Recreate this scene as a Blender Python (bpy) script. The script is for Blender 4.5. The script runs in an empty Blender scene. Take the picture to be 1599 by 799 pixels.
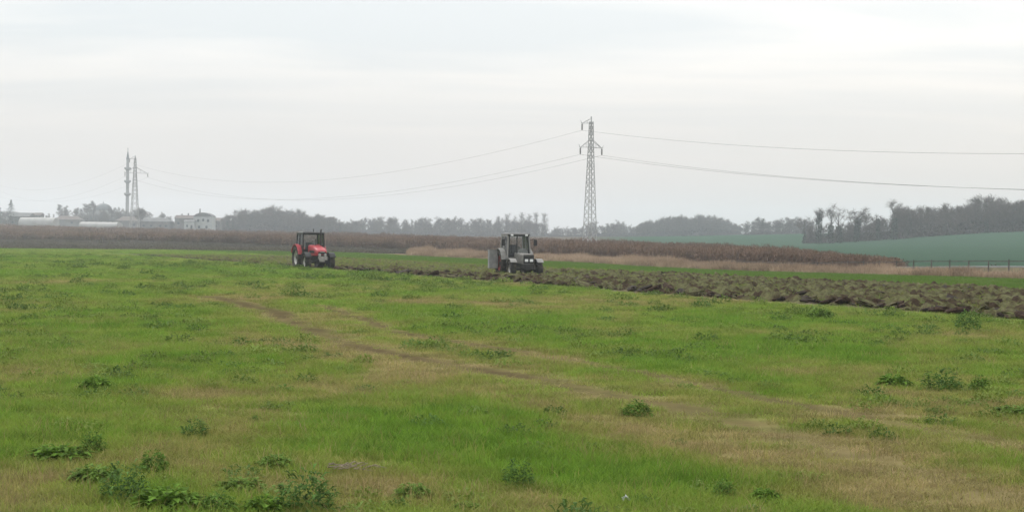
import bpy, bmesh, math, random
import numpy as np
from mathutils import Vector, Matrix

scene = bpy.context.scene
COL = scene.collection
random.seed(7)
RNG = np.random.default_rng(7)

# ------------------------------------------------------------------ camera
FPX, CAM_H, ROLL, PITCH = 2400.0, 1.9, 0.013, math.atan(21.5 / 2400)
FW = np.array([0, math.cos(PITCH), -math.sin(PITCH)])
_r0 = np.array([1.0, 0, 0]); _u0 = np.cross(_r0, FW)
RT = _r0 * math.cos(ROLL) + _u0 * math.sin(ROLL)
UP = _u0 * math.cos(ROLL) - _r0 * math.sin(ROLL)
cam_d = bpy.data.cameras.new('camera')
cam = bpy.data.objects.new('camera', cam_d); COL.objects.link(cam)
cam_d.sensor_width = 36.0; cam_d.lens = FPX / 1599 * 36.0
cam_d.clip_start = 0.1; cam_d.clip_end = 9000
cam.matrix_world = Matrix(((RT[0], UP[0], -FW[0], 0), (RT[1], UP[1], -FW[1], 0), (RT[2], UP[2], -FW[2], CAM_H), (0, 0, 0, 1)))
scene.camera = cam

# ------------------------------------------------------------------ world, sun, exposure
SUN_EL, SUN_AZ = math.radians(40), math.radians(-38)      # ahead and to the left, behind thin cloud
world = bpy.data.worlds.new('World'); scene.world = world; world.use_nodes = True
wn, wl = world.node_tree.nodes, world.node_tree.links
wn.clear()
def N(t, **k):
    n = wn.new(t)
    for a, b in k.items(): setattr(n, a, b)
    return n
w_out = N('ShaderNodeOutputWorld'); w_bg = N('ShaderNodeBackground'); w_bg.inputs['Strength'].default_value = 0.125
sky = N('ShaderNodeTexSky', sky_type='NISHITA', sun_disc=False)
sky.sun_elevation = SUN_EL; sky.sun_rotation = -SUN_AZ; sky.dust_density = 4.0; sky.air_density = 1.0
tc = N('ShaderNodeTexCoord'); sep = N('ShaderNodeSeparateXYZ'); wl.new(tc.outputs['Generated'], sep.inputs[0])
addz = N('ShaderNodeMath', operation='ADD'); addz.inputs[1].default_value = 0.10
mxz = N('ShaderNodeMath', operation='MAXIMUM'); mxz.inputs[1].default_value = 0.0
wl.new(sep.outputs['Z'], mxz.inputs[0]); wl.new(mxz.outputs[0], addz.inputs[0])
dv = N('ShaderNodeVectorMath', operation='SCALE'); inv = N('ShaderNodeMath', operation='DIVIDE'); inv.inputs[0].default_value = 1.0
wl.new(addz.outputs[0], inv.inputs[1]); wl.new(tc.outputs['Generated'], dv.inputs[0]); wl.new(inv.outputs[0], dv.inputs['Scale'])
mp = N('ShaderNodeMapping'); mp.inputs['Location'].default_value = (3.1, 1.7, 0.0); mp.inputs['Rotation'].default_value = (0, 0, 0.22); mp.inputs['Scale'].default_value = (0.55, 1.5, 0.0)
wl.new(dv.outputs[0], mp.inputs['Vector'])
nz = N('ShaderNodeTexNoise'); nz.inputs['Scale'].default_value = 1.0; nz.inputs['Detail'].default_value = 5.0; nz.inputs['Roughness'].default_value = 0.5; nz.inputs['Distortion'].default_value = 0.4
wl.new(mp.outputs[0], nz.inputs['Vector'])
cr = N('ShaderNodeValToRGB'); cr.color_ramp.elements[0].position = 0.40; cr.color_ramp.elements[1].position = 0.62
cr.color_ramp.elements[0].color = (4.6, 4.78, 4.84, 1); cr.color_ramp.elements[1].color = (5.75, 5.62, 5.42, 1)
wl.new(nz.outputs['Fac'], cr.inputs[0])
# plain pale veil near the horizon, cloud streaks above it
mr = N('ShaderNodeMapRange'); mr.inputs['From Min'].default_value = 0.045; mr.inputs['From Max'].default_value = 0.13
wl.new(sep.outputs['Z'], mr.inputs['Value'])
veil = N('ShaderNodeMix', data_type='RGBA'); veil.inputs['A'].default_value = (4.85, 4.6, 4.42, 1)
wl.new(mr.outputs[0], veil.inputs['Factor']); wl.new(cr.outputs[0], veil.inputs['B'])
mixs = N('ShaderNodeMix', data_type='RGBA'); mixs.inputs['Factor'].default_value = 0.9
# a cloud-covered sky grows brighter towards the zenith (the standard overcast sky), as the photograph shows
ov = N('ShaderNodeMath', operation='MULTIPLY_ADD'); ov.inputs[1].default_value = 1.7; ov.inputs[2].default_value = 1.0; wl.new(mxz.outputs[0], ov.inputs[0])
ovm = N('ShaderNodeVectorMath', operation='SCALE'); wl.new(veil.outputs['Result'], ovm.inputs[0]); wl.new(ov.outputs[0], ovm.inputs['Scale'])
wl.new(sky.outputs[0], mixs.inputs['A']); wl.new(ovm.outputs[0], mixs.inputs['B'])
wl.new(mixs.outputs['Result'], w_bg.inputs['Color']); wl.new(w_bg.outputs[0], w_out.inputs['Surface'])

sun_d = bpy.data.lights.new('sun', 'SUN'); sun_d.energy = 1.5; sun_d.angle = math.radians(14); sun_d.color = (1.0, 0.95, 0.88)
sun = bpy.data.objects.new('sun', sun_d); COL.objects.link(sun)
sv = Vector((math.sin(SUN_AZ) * math.cos(SUN_EL), math.cos(SUN_AZ) * math.cos(SUN_EL), math.sin(SUN_EL)))
sun.rotation_euler = sv.to_track_quat('Z', 'Y').to_euler(); sun.location = sv * 200

vs = scene.view_settings
vs.view_transform = 'Standard'; vs.look = 'None'; vs.exposure = 0.28; vs.gamma = 1.0; vs.use_curve_mapping = False
scene.cycles.use_denoising = True
scene.cycles.volume_bounces = 3; scene.cycles.max_bounces = 8; scene.cycles.transparent_max_bounces = 24
scene.cycles.filter_width = 1.5
HAZE_DENSITY = 0.00040

# ------------------------------------------------------------------ helpers
def ray(ix, iy):
    return FW + RT * (ix - 800) / FPX - UP * (iy - 399.5) / FPX
def W(ix, iy, d):                       # point d metres ahead seen at that place of the photograph
    v = ray(ix, iy); return np.array([0, 0, CAM_H]) + v * (d / v[1])
def G(ix, iy):                          # the same on flat ground
    v = ray(ix, iy); return np.array([0, 0, CAM_H]) + v * (-CAM_H / v[2])

def _hash(ix, iy, seed):
    n = (ix.astype(np.int64) * 374761393 + iy.astype(np.int64) * 668265263 + seed * 974711) & 0x7fffffff
    n = ((n ^ (n >> 13)) * 1274126177) & 0x7fffffff
    return ((n ^ (n >> 16)) & 0xffffff) / float(0xffffff)
def vnoise(x, y, seed=0):
    x0, y0 = np.floor(x), np.floor(y); fx, fy = x - x0, y - y0
    fx = fx * fx * (3 - 2 * fx); fy = fy * fy * (3 - 2 * fy)
    a, b, c, d = _hash(x0, y0, seed), _hash(x0 + 1, y0, seed), _hash(x0, y0 + 1, seed), _hash(x0 + 1, y0 + 1, seed)
    return (a * (1 - fx) + b * fx) * (1 - fy) + (c * (1 - fx) + d * fx) * fy
def fbm(x, y, sc, seed=0, octv=4):
    x = np.asarray(x, float) / sc; y = np.asarray(y, float) / sc; s = 0; a = 0.5; t = 0
    for o in range(octv):
        s = s + a * vnoise(x + 17.3 * o, y - 9.1 * o, seed + o); t += a; a *= 0.5; x = x * 2.03; y = y * 2.03
    return s / t
def sstep(a, b, x):
    t = np.clip((np.asarray(x, float) - a) / (b - a), 0, 1); return t * t * (3 - 2 * t)

# materials ---------------------------------------------------------
def new_mat(name):
    m = bpy.data.materials.new(name); m.use_nodes = True
    nt = m.node_tree; b = nt.nodes['Principled BSDF']; return m, nt, b
def mat(name, col, rough=0.7, metal=0.0, var=0.12, scale=6.0, bump=0.0, spec=0.3, col2=None, dirt=None):
    m, nt, b = new_mat(name); n, l = nt.nodes, nt.links
    t = n.new('ShaderNodeTexCoord'); z = n.new('ShaderNodeTexNoise'); z.inputs['Scale'].default_value = scale; z.inputs['Detail'].default_value = 6
    l.new(t.outputs['Object'], z.inputs['Vector'])
    mx = n.new('ShaderNodeMix'); mx.data_type = 'RGBA'
    c2 = col2 or tuple(max(0, c * (1 - 2 * var)) for c in col)
    mx.inputs['A'].default_value = (*c2, 1); mx.inputs['B'].default_value = (*[min(1, c * (1 + var)) for c in col], 1)
    r = n.new('ShaderNodeMapRange'); r.inputs['From Min'].default_value = 0.3; r.inputs['From Max'].default_value = 0.7
    l.new(z.outputs['Fac'], r.inputs['Value']); l.new(r.outputs[0], mx.inputs['Factor'])
    l.new(mx.outputs['Result'], b.inputs['Base Color'])
    if dirt:
        z2 = n.new('ShaderNodeTexNoise'); z2.inputs['Scale'].default_value = scale * 0.6; z2.inputs['Detail'].default_value = 8
        l.new(t.outputs['Object'], z2.inputs['Vector'])
        r2 = n.new('ShaderNodeMapRange'); r2.inputs['From Min'].default_value = 0.5; r2.inputs['From Max'].default_value = 0.75
        l.new(z2.outputs['Fac'], r2.inputs['Value'])
        m2 = n.new('ShaderNodeMix'); m2.data_type = 'RGBA'; m2.inputs['B'].default_value = (*dirt, 1)
        l.new(mx.outputs['Result'], m2.inputs['A']); l.new(r2.outputs[0], m2.inputs['Factor']); l.new(m2.outputs['Result'], b.inputs['Base Color'])
    b.inputs['Roughness'].default_value = rough; b.inputs['Metallic'].default_value = metal; b.inputs['Specular IOR Level'].default_value = spec
    if bump:
        bp = n.new('ShaderNodeBump'); bp.inputs['Strength'].default_value = bump; bp.inputs['Distance'].default_value = 0.05
        l.new(z.outputs['Fac'], bp.inputs['Height']); l.new(bp.outputs[0], b.inputs['Normal'])
    return m
def attr_col_mat(name, rough=0.95, scale=3.0, var=0.25, bump=0.4, dist=0.05):
    """colour stored per vertex as the surface's own colour, broken up by fine noise"""
    m, nt, b = new_mat(name); n, l = nt.nodes, nt.links
    a = n.new('ShaderNodeAttribute'); a.attribute_name = 'base_col'
    g = n.new('ShaderNodeNewGeometry')
    z = n.new('ShaderNodeTexNoise'); z.inputs['Scale'].default_value = scale; z.inputs['Detail'].default_value = 8; z.inputs['Roughness'].default_value = 0.65
    l.new(g.outputs['Position'], z.inputs['Vector'])
    r = n.new('ShaderNodeMapRange'); r.inputs['From Min'].default_value = 0.3; r.inputs['From Max'].default_value = 0.7
    r.inputs['To Min'].default_value = 1 - var; r.inputs['To Max'].default_value = 1 + var
    l.new(z.outputs['Fac'], r.inputs['Value'])
    v = n.new('ShaderNodeVectorMath'); v.operation = 'SCALE'; l.new(a.outputs['Color'], v.inputs[0]); l.new(r.outputs[0], v.inputs['Scale'])
    l.new(v.outputs[0], b.inputs['Base Color']); b.inputs['Roughness'].default_value = 1.0; b.inputs['Specular IOR Level'].default_value = 0.0
    if bump:
        bp = n.new('ShaderNodeBump'); bp.inputs['Strength'].default_value = bump; bp.inputs['Distance'].default_value = dist
        l.new(z.outputs['Fac'], bp.inputs['Height']); l.new(bp.outputs[0], b.inputs['Normal'])
    return m
def plant_mat(name, stops, trans=0.3, jitter=0.25):
    """leaf material: instance value 'tone' (0..1) picks the plant's colour, 'shade' varies it per plant"""
    m, nt, b = new_mat(name); n, l = nt.nodes, nt.links
    a = n.new('ShaderNodeAttribute'); a.attribute_type = 'INSTANCER'; a.attribute_name = 'tone'
    s = n.new('ShaderNodeAttribute'); s.attribute_type = 'INSTANCER'; s.attribute_name = 'shade'
    c = n.new('ShaderNodeValToRGB')
    while len(c.color_ramp.elements) < len(stops): c.color_ramp.elements.new(0.5)
    for e, (p, col) in zip(c.color_ramp.elements, stops): e.position = p; e.color = (*col, 1)
    l.new(a.outputs['Fac'], c.inputs[0])
    r = n.new('ShaderNodeMapRange'); r.inputs['To Min'].default_value = 1 - jitter; r.inputs['To Max'].default_value = 1 + jitter
    l.new(s.outputs['Fac'], r.inputs['Value'])
    v = n.new('ShaderNodeVectorMath'); v.operation = 'SCALE'; l.new(c.outputs[0], v.inputs[0]); l.new(r.outputs[0], v.inputs['Scale'])
    l.new(v.outputs[0], b.inputs['Base Color']); b.inputs['Roughness'].default_value = 0.7; b.inputs['Specular IOR Level'].default_value = 0.15
    if trans:
        t = n.new('ShaderNodeBsdfTranslucent'); l.new(v.outputs[0], t.inputs['Color'])
        mx = n.new('ShaderNodeMixShader'); mx.inputs[0].default_value = trans
        l.new(b.outputs[0], mx.inputs[1]); l.new(t.outputs[0], mx.inputs[2]); l.new(mx.outputs[0], n['Material Output'].inputs['Surface'])
    return m
def leaf_mat(name, col, var=0.3, scale=9.0, trans=0.2):
    m = mat(name, col, 0.8, var=var, scale=scale, spec=0.06); nt = m.node_tree; n, l = nt.nodes, nt.links
    b = n['Principled BSDF']; src = b.inputs['Base Color'].links[0].from_socket
    t = n.new('ShaderNodeBsdfTranslucent'); l.new(src, t.inputs['Color'])
    mx = n.new('ShaderNodeMixShader'); mx.inputs[0].default_value = trans
    l.new(b.outputs[0], mx.inputs[1]); l.new(t.outputs[0], mx.inputs[2]); l.new(mx.outputs[0], n['Material Output'].inputs['Surface'])
    return m

# objects -----------------------------------------------------------
def np_mesh(name, verts, faces, material=None, smooth=False):
    me = bpy.data.meshes.new(name); me.from_pydata([tuple(v) for v in verts], [], [tuple(f) for f in faces]); me.update()
    if material: me.materials.append(material)
    if smooth: me.polygons.foreach_set('use_smooth', [True] * len(me.polygons))
    return me
def link(name, me, parent=None, loc=None):
    o = bpy.data.objects.new(name, me); COL.objects.link(o)
    if parent: o.parent = parent
    if loc is not None: o.location = loc
    return o
def tag(o, label=None, cat=None, group=None, kind=None):
    if label: o['label'] = label
    if cat: o['category'] = cat
    if group: o['group'] = group
    if kind: o['kind'] = kind
    return o
def empty(name, loc, rz=0.0):
    o = bpy.data.objects.new(name, None); COL.objects.link(o); o.location = loc; o.rotation_euler = (0, 0, rz); o.empty_display_size = 0.3; return o
def copy_tree(o, parent=None):
    c = o.copy(); COL.objects.link(c); c.parent = parent
    for ch in list(o.children): copy_tree(ch, c)
    return c

class MB:
    """collects boxes, bars, tubes, prisms and lathes; build() links them as one mesh object"""
    def __init__(s): s.v = []; s.f = []
    def add(s, vs, fs):
        k = len(s.v); s.v += [tuple(map(float, v)) for v in vs]; s.f += [tuple(i + k for i in f) for f in fs]; return s
    def box(s, c, d, rot=None):
        vs = [Vector((sx * d[0] / 2, sy * d[1] / 2, sz * d[2] / 2)) for sx in (-1, 1) for sy in (-1, 1) for sz in (-1, 1)]
        if rot is not None: vs = [rot @ v for v in vs]
        return s.add([v + Vector(c) for v in vs], [(0, 1, 3, 2), (4, 6, 7, 5), (0, 4, 5, 1), (2, 3, 7, 6), (0, 2, 6, 4), (1, 5, 7, 3)])
    def bar(s, a, b, w, h=None, up=(0, 0, 1)):
        a, b = Vector(a), Vector(b); z = (b - a).normalized(); u = Vector(up)
        if abs(z.dot(u)) > 0.95: u = Vector((1, 0, 0))
        x = u.cross(z).normalized(); y = z.cross(x); h = h or w
        vs = [p + x * sx * w / 2 + y * sy * h / 2 for p in (a, b) for sx, sy in ((-1, -1), (1, -1), (1, 1), (-1, 1))]
        return s.add(vs, [(3, 2, 1, 0), (4, 5, 6, 7), (0, 1, 5, 4), (1, 2, 6, 5), (2, 3, 7, 6), (3, 0, 4, 7)])
    def tube(s, pts, rad, seg=8, caps=True):
        pts = [Vector(p) for p in pts]; rads = rad if isinstance(rad, (list, tuple)) else [rad] * len(pts); k = len(s.v); x = None
        for i, p in enumerate(pts):
            z = (pts[min(i + 1, len(pts) - 1)] - pts[max(i - 1, 0)]).normalized()
            if x is None: x = z.orthogonal().normalized()
            x = (x - z * x.dot(z)).normalized(); y = z.cross(x)
            for j in range(seg):
                a = 2 * math.pi * j / seg; s.v.append(tuple(p + (x * math.cos(a) + y * math.sin(a)) * rads[i]))
        for i in range(len(pts) - 1):
            for j in range(seg):
                j2 = (j + 1) % seg; s.f.append((k + i * seg + j, k + i * seg + j2, k + (i + 1) * seg + j2, k + (i + 1) * seg + j))
        if caps:
            s.f.append(tuple(k + j for j in reversed(range(seg)))); s.f.append(tuple(k + (len(pts) - 1) * seg + j for j in range(seg)))
        return s
    def lathe(s, prof, seg=24, axis='z', c=(0, 0, 0)):
        """prof: (along, radius)"""
        k = len(s.v); c = Vector(c)
        for a, r in prof:
            for j in range(seg):
                t = 2 * math.pi * j / seg
                p = (r * math.cos(t), r * math.sin(t), a) if axis == 'z' else (a, r * math.cos(t), r * math.sin(t))
                s.v.append(tuple(Vector(p) + c))
        for i in range(len(prof) - 1):
            for j in range(seg):
                j2 = (j + 1) % seg; s.f.append((k + i * seg + j, k + i * seg + j2, k + (i + 1) * seg + j2, k + (i + 1) * seg + j))
        return s
    def loft(s, secs, closed=True):
        """secs: list of equal-length point loops"""
        k = len(s.v); n = len(secs[0])
        for q in secs: s.v += [tuple(map(float, p)) for p in q]
        for i in range(len(secs) - 1):
            for j in range(n if closed else n - 1):
                j2 = (j + 1) % n; s.f.append((k + i * n + j, k + i * n + j2, k + (i + 1) * n + j2, k + (i + 1) * n + j))
        if closed:
            s.f.append(tuple(k + j for j in reversed(range(n)))); s.f.append(tuple(k + (len(secs) - 1) * n + j for j in range(n)))
        return s
    def prism(s, poly, x0, x1):
        """(y,z) polygon stretched along x"""
        return s.loft([[(x0, y, z) for y, z in poly], [(x1, y, z) for y, z in poly]])
    def mesh(s, name, m, bevel=0.0, smooth=False):
        me = np_mesh(name, s.v, s.f, m, smooth)
        bm = bmesh.new(); bm.from_mesh(me); bmesh.ops.recalc_face_normals(bm, faces=bm.faces)
        if bevel: bmesh.ops.bevel(bm, geom=list(bm.edges), offset=bevel, segments=2, affect='EDGES', clamp_overlap=True)
        bm.to_mesh(me); bm.free(); return me
    def build(s, name, m, parent=None, bevel=0.0, smooth=False):
        return link(name, s.mesh(name, m, bevel, smooth), parent)

def scatter(name, pts, scl, rot, idx, protos, attrs, label, cat):
    """one object of many small plants: points carrying copies of the prototype meshes"""
    n = len(pts); me = bpy.data.meshes.new(name); me.vertices.add(n); me.vertices.foreach_set('co', np.asarray(pts, np.float32).ravel())
    def at(nm, ty, arr, key):
        a = me.attributes.new(nm, ty, 'POINT'); a.data.foreach_set(key, np.ascontiguousarray(arr).ravel())
    at('scl', 'FLOAT_VECTOR', np.asarray(scl, np.float32), 'vector'); at('rot', 'FLOAT_VECTOR', np.asarray(rot, np.float32), 'vector')
    at('idx', 'INT', np.asarray(idx, np.int32), 'value')
    for k, v in attrs.items(): at(k, 'FLOAT', np.asarray(v, np.float32), 'value')
    c = bpy.data.collections.new(name + '_shapes')
    for i, p in enumerate(protos): c.objects.link(bpy.data.objects.new('%s_shape_%02d' % (name, i), p))
    ng = bpy.data.node_groups.new(name, 'GeometryNodeTree')
    ng.interface.new_socket('Geometry', in_out='INPUT', socket_type='NodeSocketGeometry'); ng.interface.new_socket('Geometry', in_out='OUTPUT', socket_type='NodeSocketGeometry')
    gn, gl = ng.nodes, ng.links
    gi, go = gn.new('NodeGroupInput'), gn.new('NodeGroupOutput'); ip = gn.new('GeometryNodeInstanceOnPoints')
    ci = gn.new('GeometryNodeCollectionInfo'); ci.inputs['Collection'].default_value = c; ci.inputs['Separate Children'].default_value = True; ci.inputs['Reset Children'].default_value = True
    def na(nm, ty):
        q = gn.new('GeometryNodeInputNamedAttribute'); q.data_type = ty; q.inputs['Name'].default_value = nm; return q.outputs['Attribute']
    gl.new(gi.outputs[0], ip.inputs['Points']); gl.new(ci.outputs[0], ip.inputs['Instance']); ip.inputs['Pick Instance'].default_value = True
    gl.new(na('idx', 'INT'), ip.inputs['Instance Index']); gl.new(na('rot', 'FLOAT_VECTOR'), ip.inputs['Rotation']); gl.new(na('scl', 'FLOAT_VECTOR'), ip.inputs['Scale'])
    gl.new(ip.outputs[0], go.inputs[0])
    o = link(name, me); md = o.modifiers.new('plants', 'NODES'); md.node_group = ng
    return tag(o, label, cat, None, 'stuff')

# ------------------------------------------------------------------ terrain
CORN_H = 2.1
_ctl = []
def ctl(ix, iy, d, dz=0.0): p = W(ix, iy, d); _ctl.append((p[0], p[1], p[2] + dz))
for x, y in ((0, -120), (-60, -60), (60, -60), (0, 0), (0, 20), (-12, 30), (12, 30), (0, 45), (-20, 60), (20, 60), (0, 75), (-30, 90), (28, 88), (0, 110), (-45, 130), (-25, 165), (40, 40), (-50, 30), (-80, 160)): _ctl.append((x, y, 0.0))
ctl(1200, 425, 130); ctl(900, 410, 155); ctl(640, 397, 215); ctl(0, 388, 250); ctl(300, 391, 232); ctl(1750, 441, 90)
ctl(0, 376, 400); ctl(300, 379, 345); ctl(920, 396, 280)
for ix, iy, d in ((-300, 346, 600), (0, 350, 560), (300, 357, 520), (600, 364, 460), (900, 373, 360), (1200, 386, 230), (1380, 398, 165)): ctl(ix, iy, d, -CORN_H)
for ix, iy, d in ((-300, 354, 800), (0, 357, 760), (150, 356, 850), (150, 343, 1000), (20, 346, 1000), (300, 361, 780), (420, 364, 850), (600, 371, 900), (800, 374, 900), (900, 375, 900),
                  (1000, 371, 900), (1080, 368, 900), (1150, 366, 900), (1100, 386, 450), (1250, 367, 820), (1250, 381, 520),
                  (1500, 402, 290), (1650, 402, 280), (1400, 401, 290), (1599, 361, 520), (1750, 358, 520), (1400, 373, 520), (1270, 382, 500), (1500, 366, 520), (1599, 352, 700), (1400, 362, 720), (1900, 350, 600)): ctl(ix, iy, d)
for x, y, z in ((0, 2500, 12), (-1600, 2500, 18), (1600, 2500, 22), (-1700, 800, 15), (1700, 800, 22), (-1500, -100, 2), (1500, -100, 0), (0, 1500, 6), (500, 1400, 12), (-500, 1400, 12), (400, 200, 2), (-400, 200, 2)): _ctl.append((x, y, z))
_C = np.array(_ctl)
def _phi(x, y): return np.sqrt((x - _C[:, 0]) ** 2 + (y - _C[:, 1]) ** 2 + 12.0 ** 2)
_A = np.array([_phi(c[0], c[1]) for c in _C]) - np.eye(len(_C)) * 1.5
_n = len(_C); _M = np.zeros((_n + 1, _n + 1)); _M[:_n, :_n] = _A; _M[:_n, _n] = 1; _M[_n, :_n] = 1
_wt = np.linalg.solve(_M, np.r_[_C[:, 2], 0])
def terrain(x, y):
    x = np.asarray(x, float); y = np.asarray(y, float); z = np.full(x.shape, _wt[_n])
    for i in range(_n): z = z + _wt[i] * np.sqrt((x - _C[i, 0]) ** 2 + (y - _C[i, 1]) ** 2 + 144.0)
    z = z + (fbm(x, y, 6.0, 3, 3) - 0.5) * 0.10 * np.exp(-np.abs(y) / 120)
    return z
def T(x, y): return float(terrain(np.array([x]), np.array([y]))[0])
def on_ground(ix, d):                    # ground point d metres ahead in that column
    x = (ix - 800) / FPX * d; return np.array([x, d, T(x, d)])

# the furrow line: s across it (positive towards the road), t along it
F0 = np.array([13.6, 40.8]); FU = np.array([-0.404, 0.915]); FN = np.array([0.915, 0.404])
def st(x, y): return (x - F0[0]) * FN[0] + (y - F0[1]) * FN[1], (x - F0[0]) * FU[0] + (y - F0[1]) * FU[1]
def xy(s, t): return F0[0] + s * FN[0] + t * FU[0], F0[1] + s * FN[1] + t * FU[1]
PL_W = 18.6
CF_X = np.array([-400, 0, 300, 500, 640, 900, 1161, 1390]); CF_D = np.array([430, 400, 340, 300, 275, 205, 168, 140])     # near edge of the maize
CB_X = np.array([-400, 0, 300, 600, 900, 1200, 1390]); CB_D = np.array([600, 560, 520, 460, 360, 230, 165])              # far edge
def col_of(x, y): return 800 + FPX * x / np.maximum(y, 1.0)

# what grows where --------------------------------------------------
def gpath(pts): return np.array([G(*p)[:2] for p in pts])
TRACKS = [(gpath([(330, 463), (430, 487), (480, 513), (560, 540), (640, 558), (760, 580), (900, 605), (1040, 635), (1150, 665), (1300, 700), (1450, 740), (1640, 800)]), 0.34, .95),
          (gpath([(500, 478), (555, 493), (600, 512), (650, 525), (720, 535), (850, 556), (1000, 582), (1170, 622), (1330, 650), (1599, 700), (1750, 730)]), 0.27, 0.85),
          (gpath([(380, 520), (470, 545), (600, 572), (740, 605), (860, 640), (960, 668), (1100, 700), (1250, 735), (1420, 790)]), 0.34, 0.0)]
def path_dist(x, y, P):
    best = np.full(np.shape(x), 1e9)
    for a, b in zip(P[:-1], P[1:]):
        ab = b - a; t = np.clip(((x - a[0]) * ab[0] + (y - a[1]) * ab[1]) / (ab @ ab), 0, 1)
        best = np.minimum(best, np.hypot(x - a[0] - t * ab[0], y - a[1] - t * ab[1]))
    return best
def blobs(lst):
    out = []
    for ix, iy, rx, ry, amp in lst:
        p = G(ix, iy); d = p[1]; out.append((p[0], d, rx * d / FPX, ry * d * d / (FPX * CAM_H), amp))
    return out
DRY = blobs([(10, 600, 70, 70, .55), (20, 760, 90, 90, .5), (250, 625, 130, 22, .5), (590, 760, 130, 40, .75), (330, 700, 80, 25, .4), (480, 462, 130, 12, .35), (930, 655, 130, 30, .45), (1100, 700, 180, 40, .5),
             (1250, 640, 150, 22, .5), (1450, 760, 220, 50, .55), (1350, 700, 200, 28, .4), (850, 780, 90, 22, .7), (640, 600, 200, 30, .3), (1500, 500, 120, 8, .1), (700, 470, 180, 10, .15)])
LUSH = blobs([(520, 650, 220, 40, .5), (120, 540, 220, 60, .4), (650, 690, 160, 30, .4), (980, 735, 190, 32, .65), (150, 450, 260, 25, .3), (1300, 545, 330, 30, .35), (1000, 500, 300, 20, .3), (300, 770, 220, 40, .35), (60, 690, 60, 25, .2), (1250, 670, 160, 12, .3), (1520, 665, 120, 14, .3)])
def blobsum(x, y, B):
    v = 0
    for bx, by, rx, ry, a in B: v = v + a * np.exp(-((x - bx) / rx) ** 2 - ((y - by) / ry) ** 2)
    return v
def field(x, y):
    """dryness 0..1 and bare soil 0..1 of the meadow"""
    dry = 0.33 + (fbm(x, y * 0.55, 2.6, 11, 4) - 0.5) * 1.1 + (fbm(x, y, 0.45, 15, 3) - 0.5) * 0.75
    dry = dry + (fbm(x, y * .7, 14.0, 19, 3) - .5) * .9 * sstep(25, 60, y)
    dry = dry * (1 - 0.35 * sstep(60, 110, y)) + .48 * blobsum(x, y, DRY) - .45 * blobsum(x, y, LUSH)
    soil = np.zeros(np.shape(x))
    wob = (fbm(x, y, 1.3, 41, 3) - 0.5) * 0.22
    for P, w, so in TRACKS:
        dd = path_dist(x + wob, y + wob, P); ww = w * (1 + y / 60)
        k = np.exp(-(dd / ww) ** 2); dry = dry + k * 0.30 * (0.3 + fbm(x, y, 1.2, 23, 3)) + 0.14 * np.exp(-(dd / (ww * 2.6)) ** 2)
        soil = np.maximum(soil, so * k * (.72 + .28 * sstep(0.34, 0.5, fbm(x, y, 1.6, 29, 3))) * np.where(y < 17, .62, 1.0))
    return np.clip(dry, 0.02, .88), soil

# ------------------------------------------------------------------ ground sheet
def axis_pts(fine, step, lim, grow):
    a = list(np.arange(0, fine, step)); s = step
    while a[-1] < lim: s *= grow; a.append(a[-1] + s)
    return np.array(a)
_ax = axis_pts(17, 0.25, 1900, 1.085); GX = np.r_[-_ax[:0:-1], _ax]
GY = np.r_[np.linspace(-150, 4, 18), 5 + axis_pts(38, 0.2, 2600, 1.045)]
XX, YY = np.meshgrid(GX, GY); ZZ = terrain(XX, YY)
S_, T_ = st(XX, YY); IX = col_of(XX, YY)
dry, soil = field(XX, YY)
def C3(*c): return np.array(c)
green = C3(.115, .175, .03); straw = C3(.23, .18, .09); earth = C3(.066, .050, .028)
base = green * (1 - dry[..., None]) + straw * dry[..., None]
base = base * (1 - .95 * soil[..., None]) + earth * .95 * soil[..., None]
far_g = C3(.105, .165, .036)
k = sstep(60, 140, YY)[..., None] * .35; base = base * (1 - k) + far_g * k
k = (sstep(PL_W, PL_W + .5, S_) * (1 - sstep(39, 41, S_)) * (YY > 20))[..., None]; base = base * (1 - k) + C3(.055, .14, .03) * k * (0.85 + .3 * fbm(XX, YY, 4, 5)[..., None])
k = (sstep(39, 41, S_) * (YY > 20) * (IX > 560))[..., None]; base = base * (1 - k) + C3(.20, .15, .10) * k
cf = np.interp(IX, CF_X, CF_D); cb = np.interp(IX, CB_X, CB_D)
k = (sstep(-3, 3, YY - np.interp(IX, [-400, 0, 300, 640, 700], [262, 250, 236, 222, 240])) * (IX < 700))[..., None]; base = base * (1 - k) + C3(.085, .075, .06) * k
k = ((YY > cf - 4) & (YY < cb + 10) & (IX < 1400))[..., None] * 1.0; base = base * (1 - k) + C3(.11, .075, .05) * k
k = ((YY > np.maximum(cb + 10, 175)) | ((IX > 1400) & (S_ > 55) & (YY > 60)))[..., None] * 1.0
crop = C3(.036, .072, .044) * (0.9 + .25 * fbm(XX, YY, 60, 9)[..., None]) * (.75 + .5 * fbm(XX, YY * .4, 130, 13)[..., None])
kl = (1 - sstep(880, 1010, IX))[..., None]; crop = crop * (1 - kl) + C3(.10, .085, .065) * kl
base = base * (1 - k) + crop * k
nx, ny = len(GX), len(GY)
gv = np.stack([XX, YY, ZZ], -1).reshape(-1, 3)
ii = np.arange(nx * ny).reshape(ny, nx)
gf = np.stack([ii[:-1, :-1], ii[:-1, 1:], ii[1:, 1:], ii[1:, :-1]], -1).reshape(-1, 4)
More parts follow.
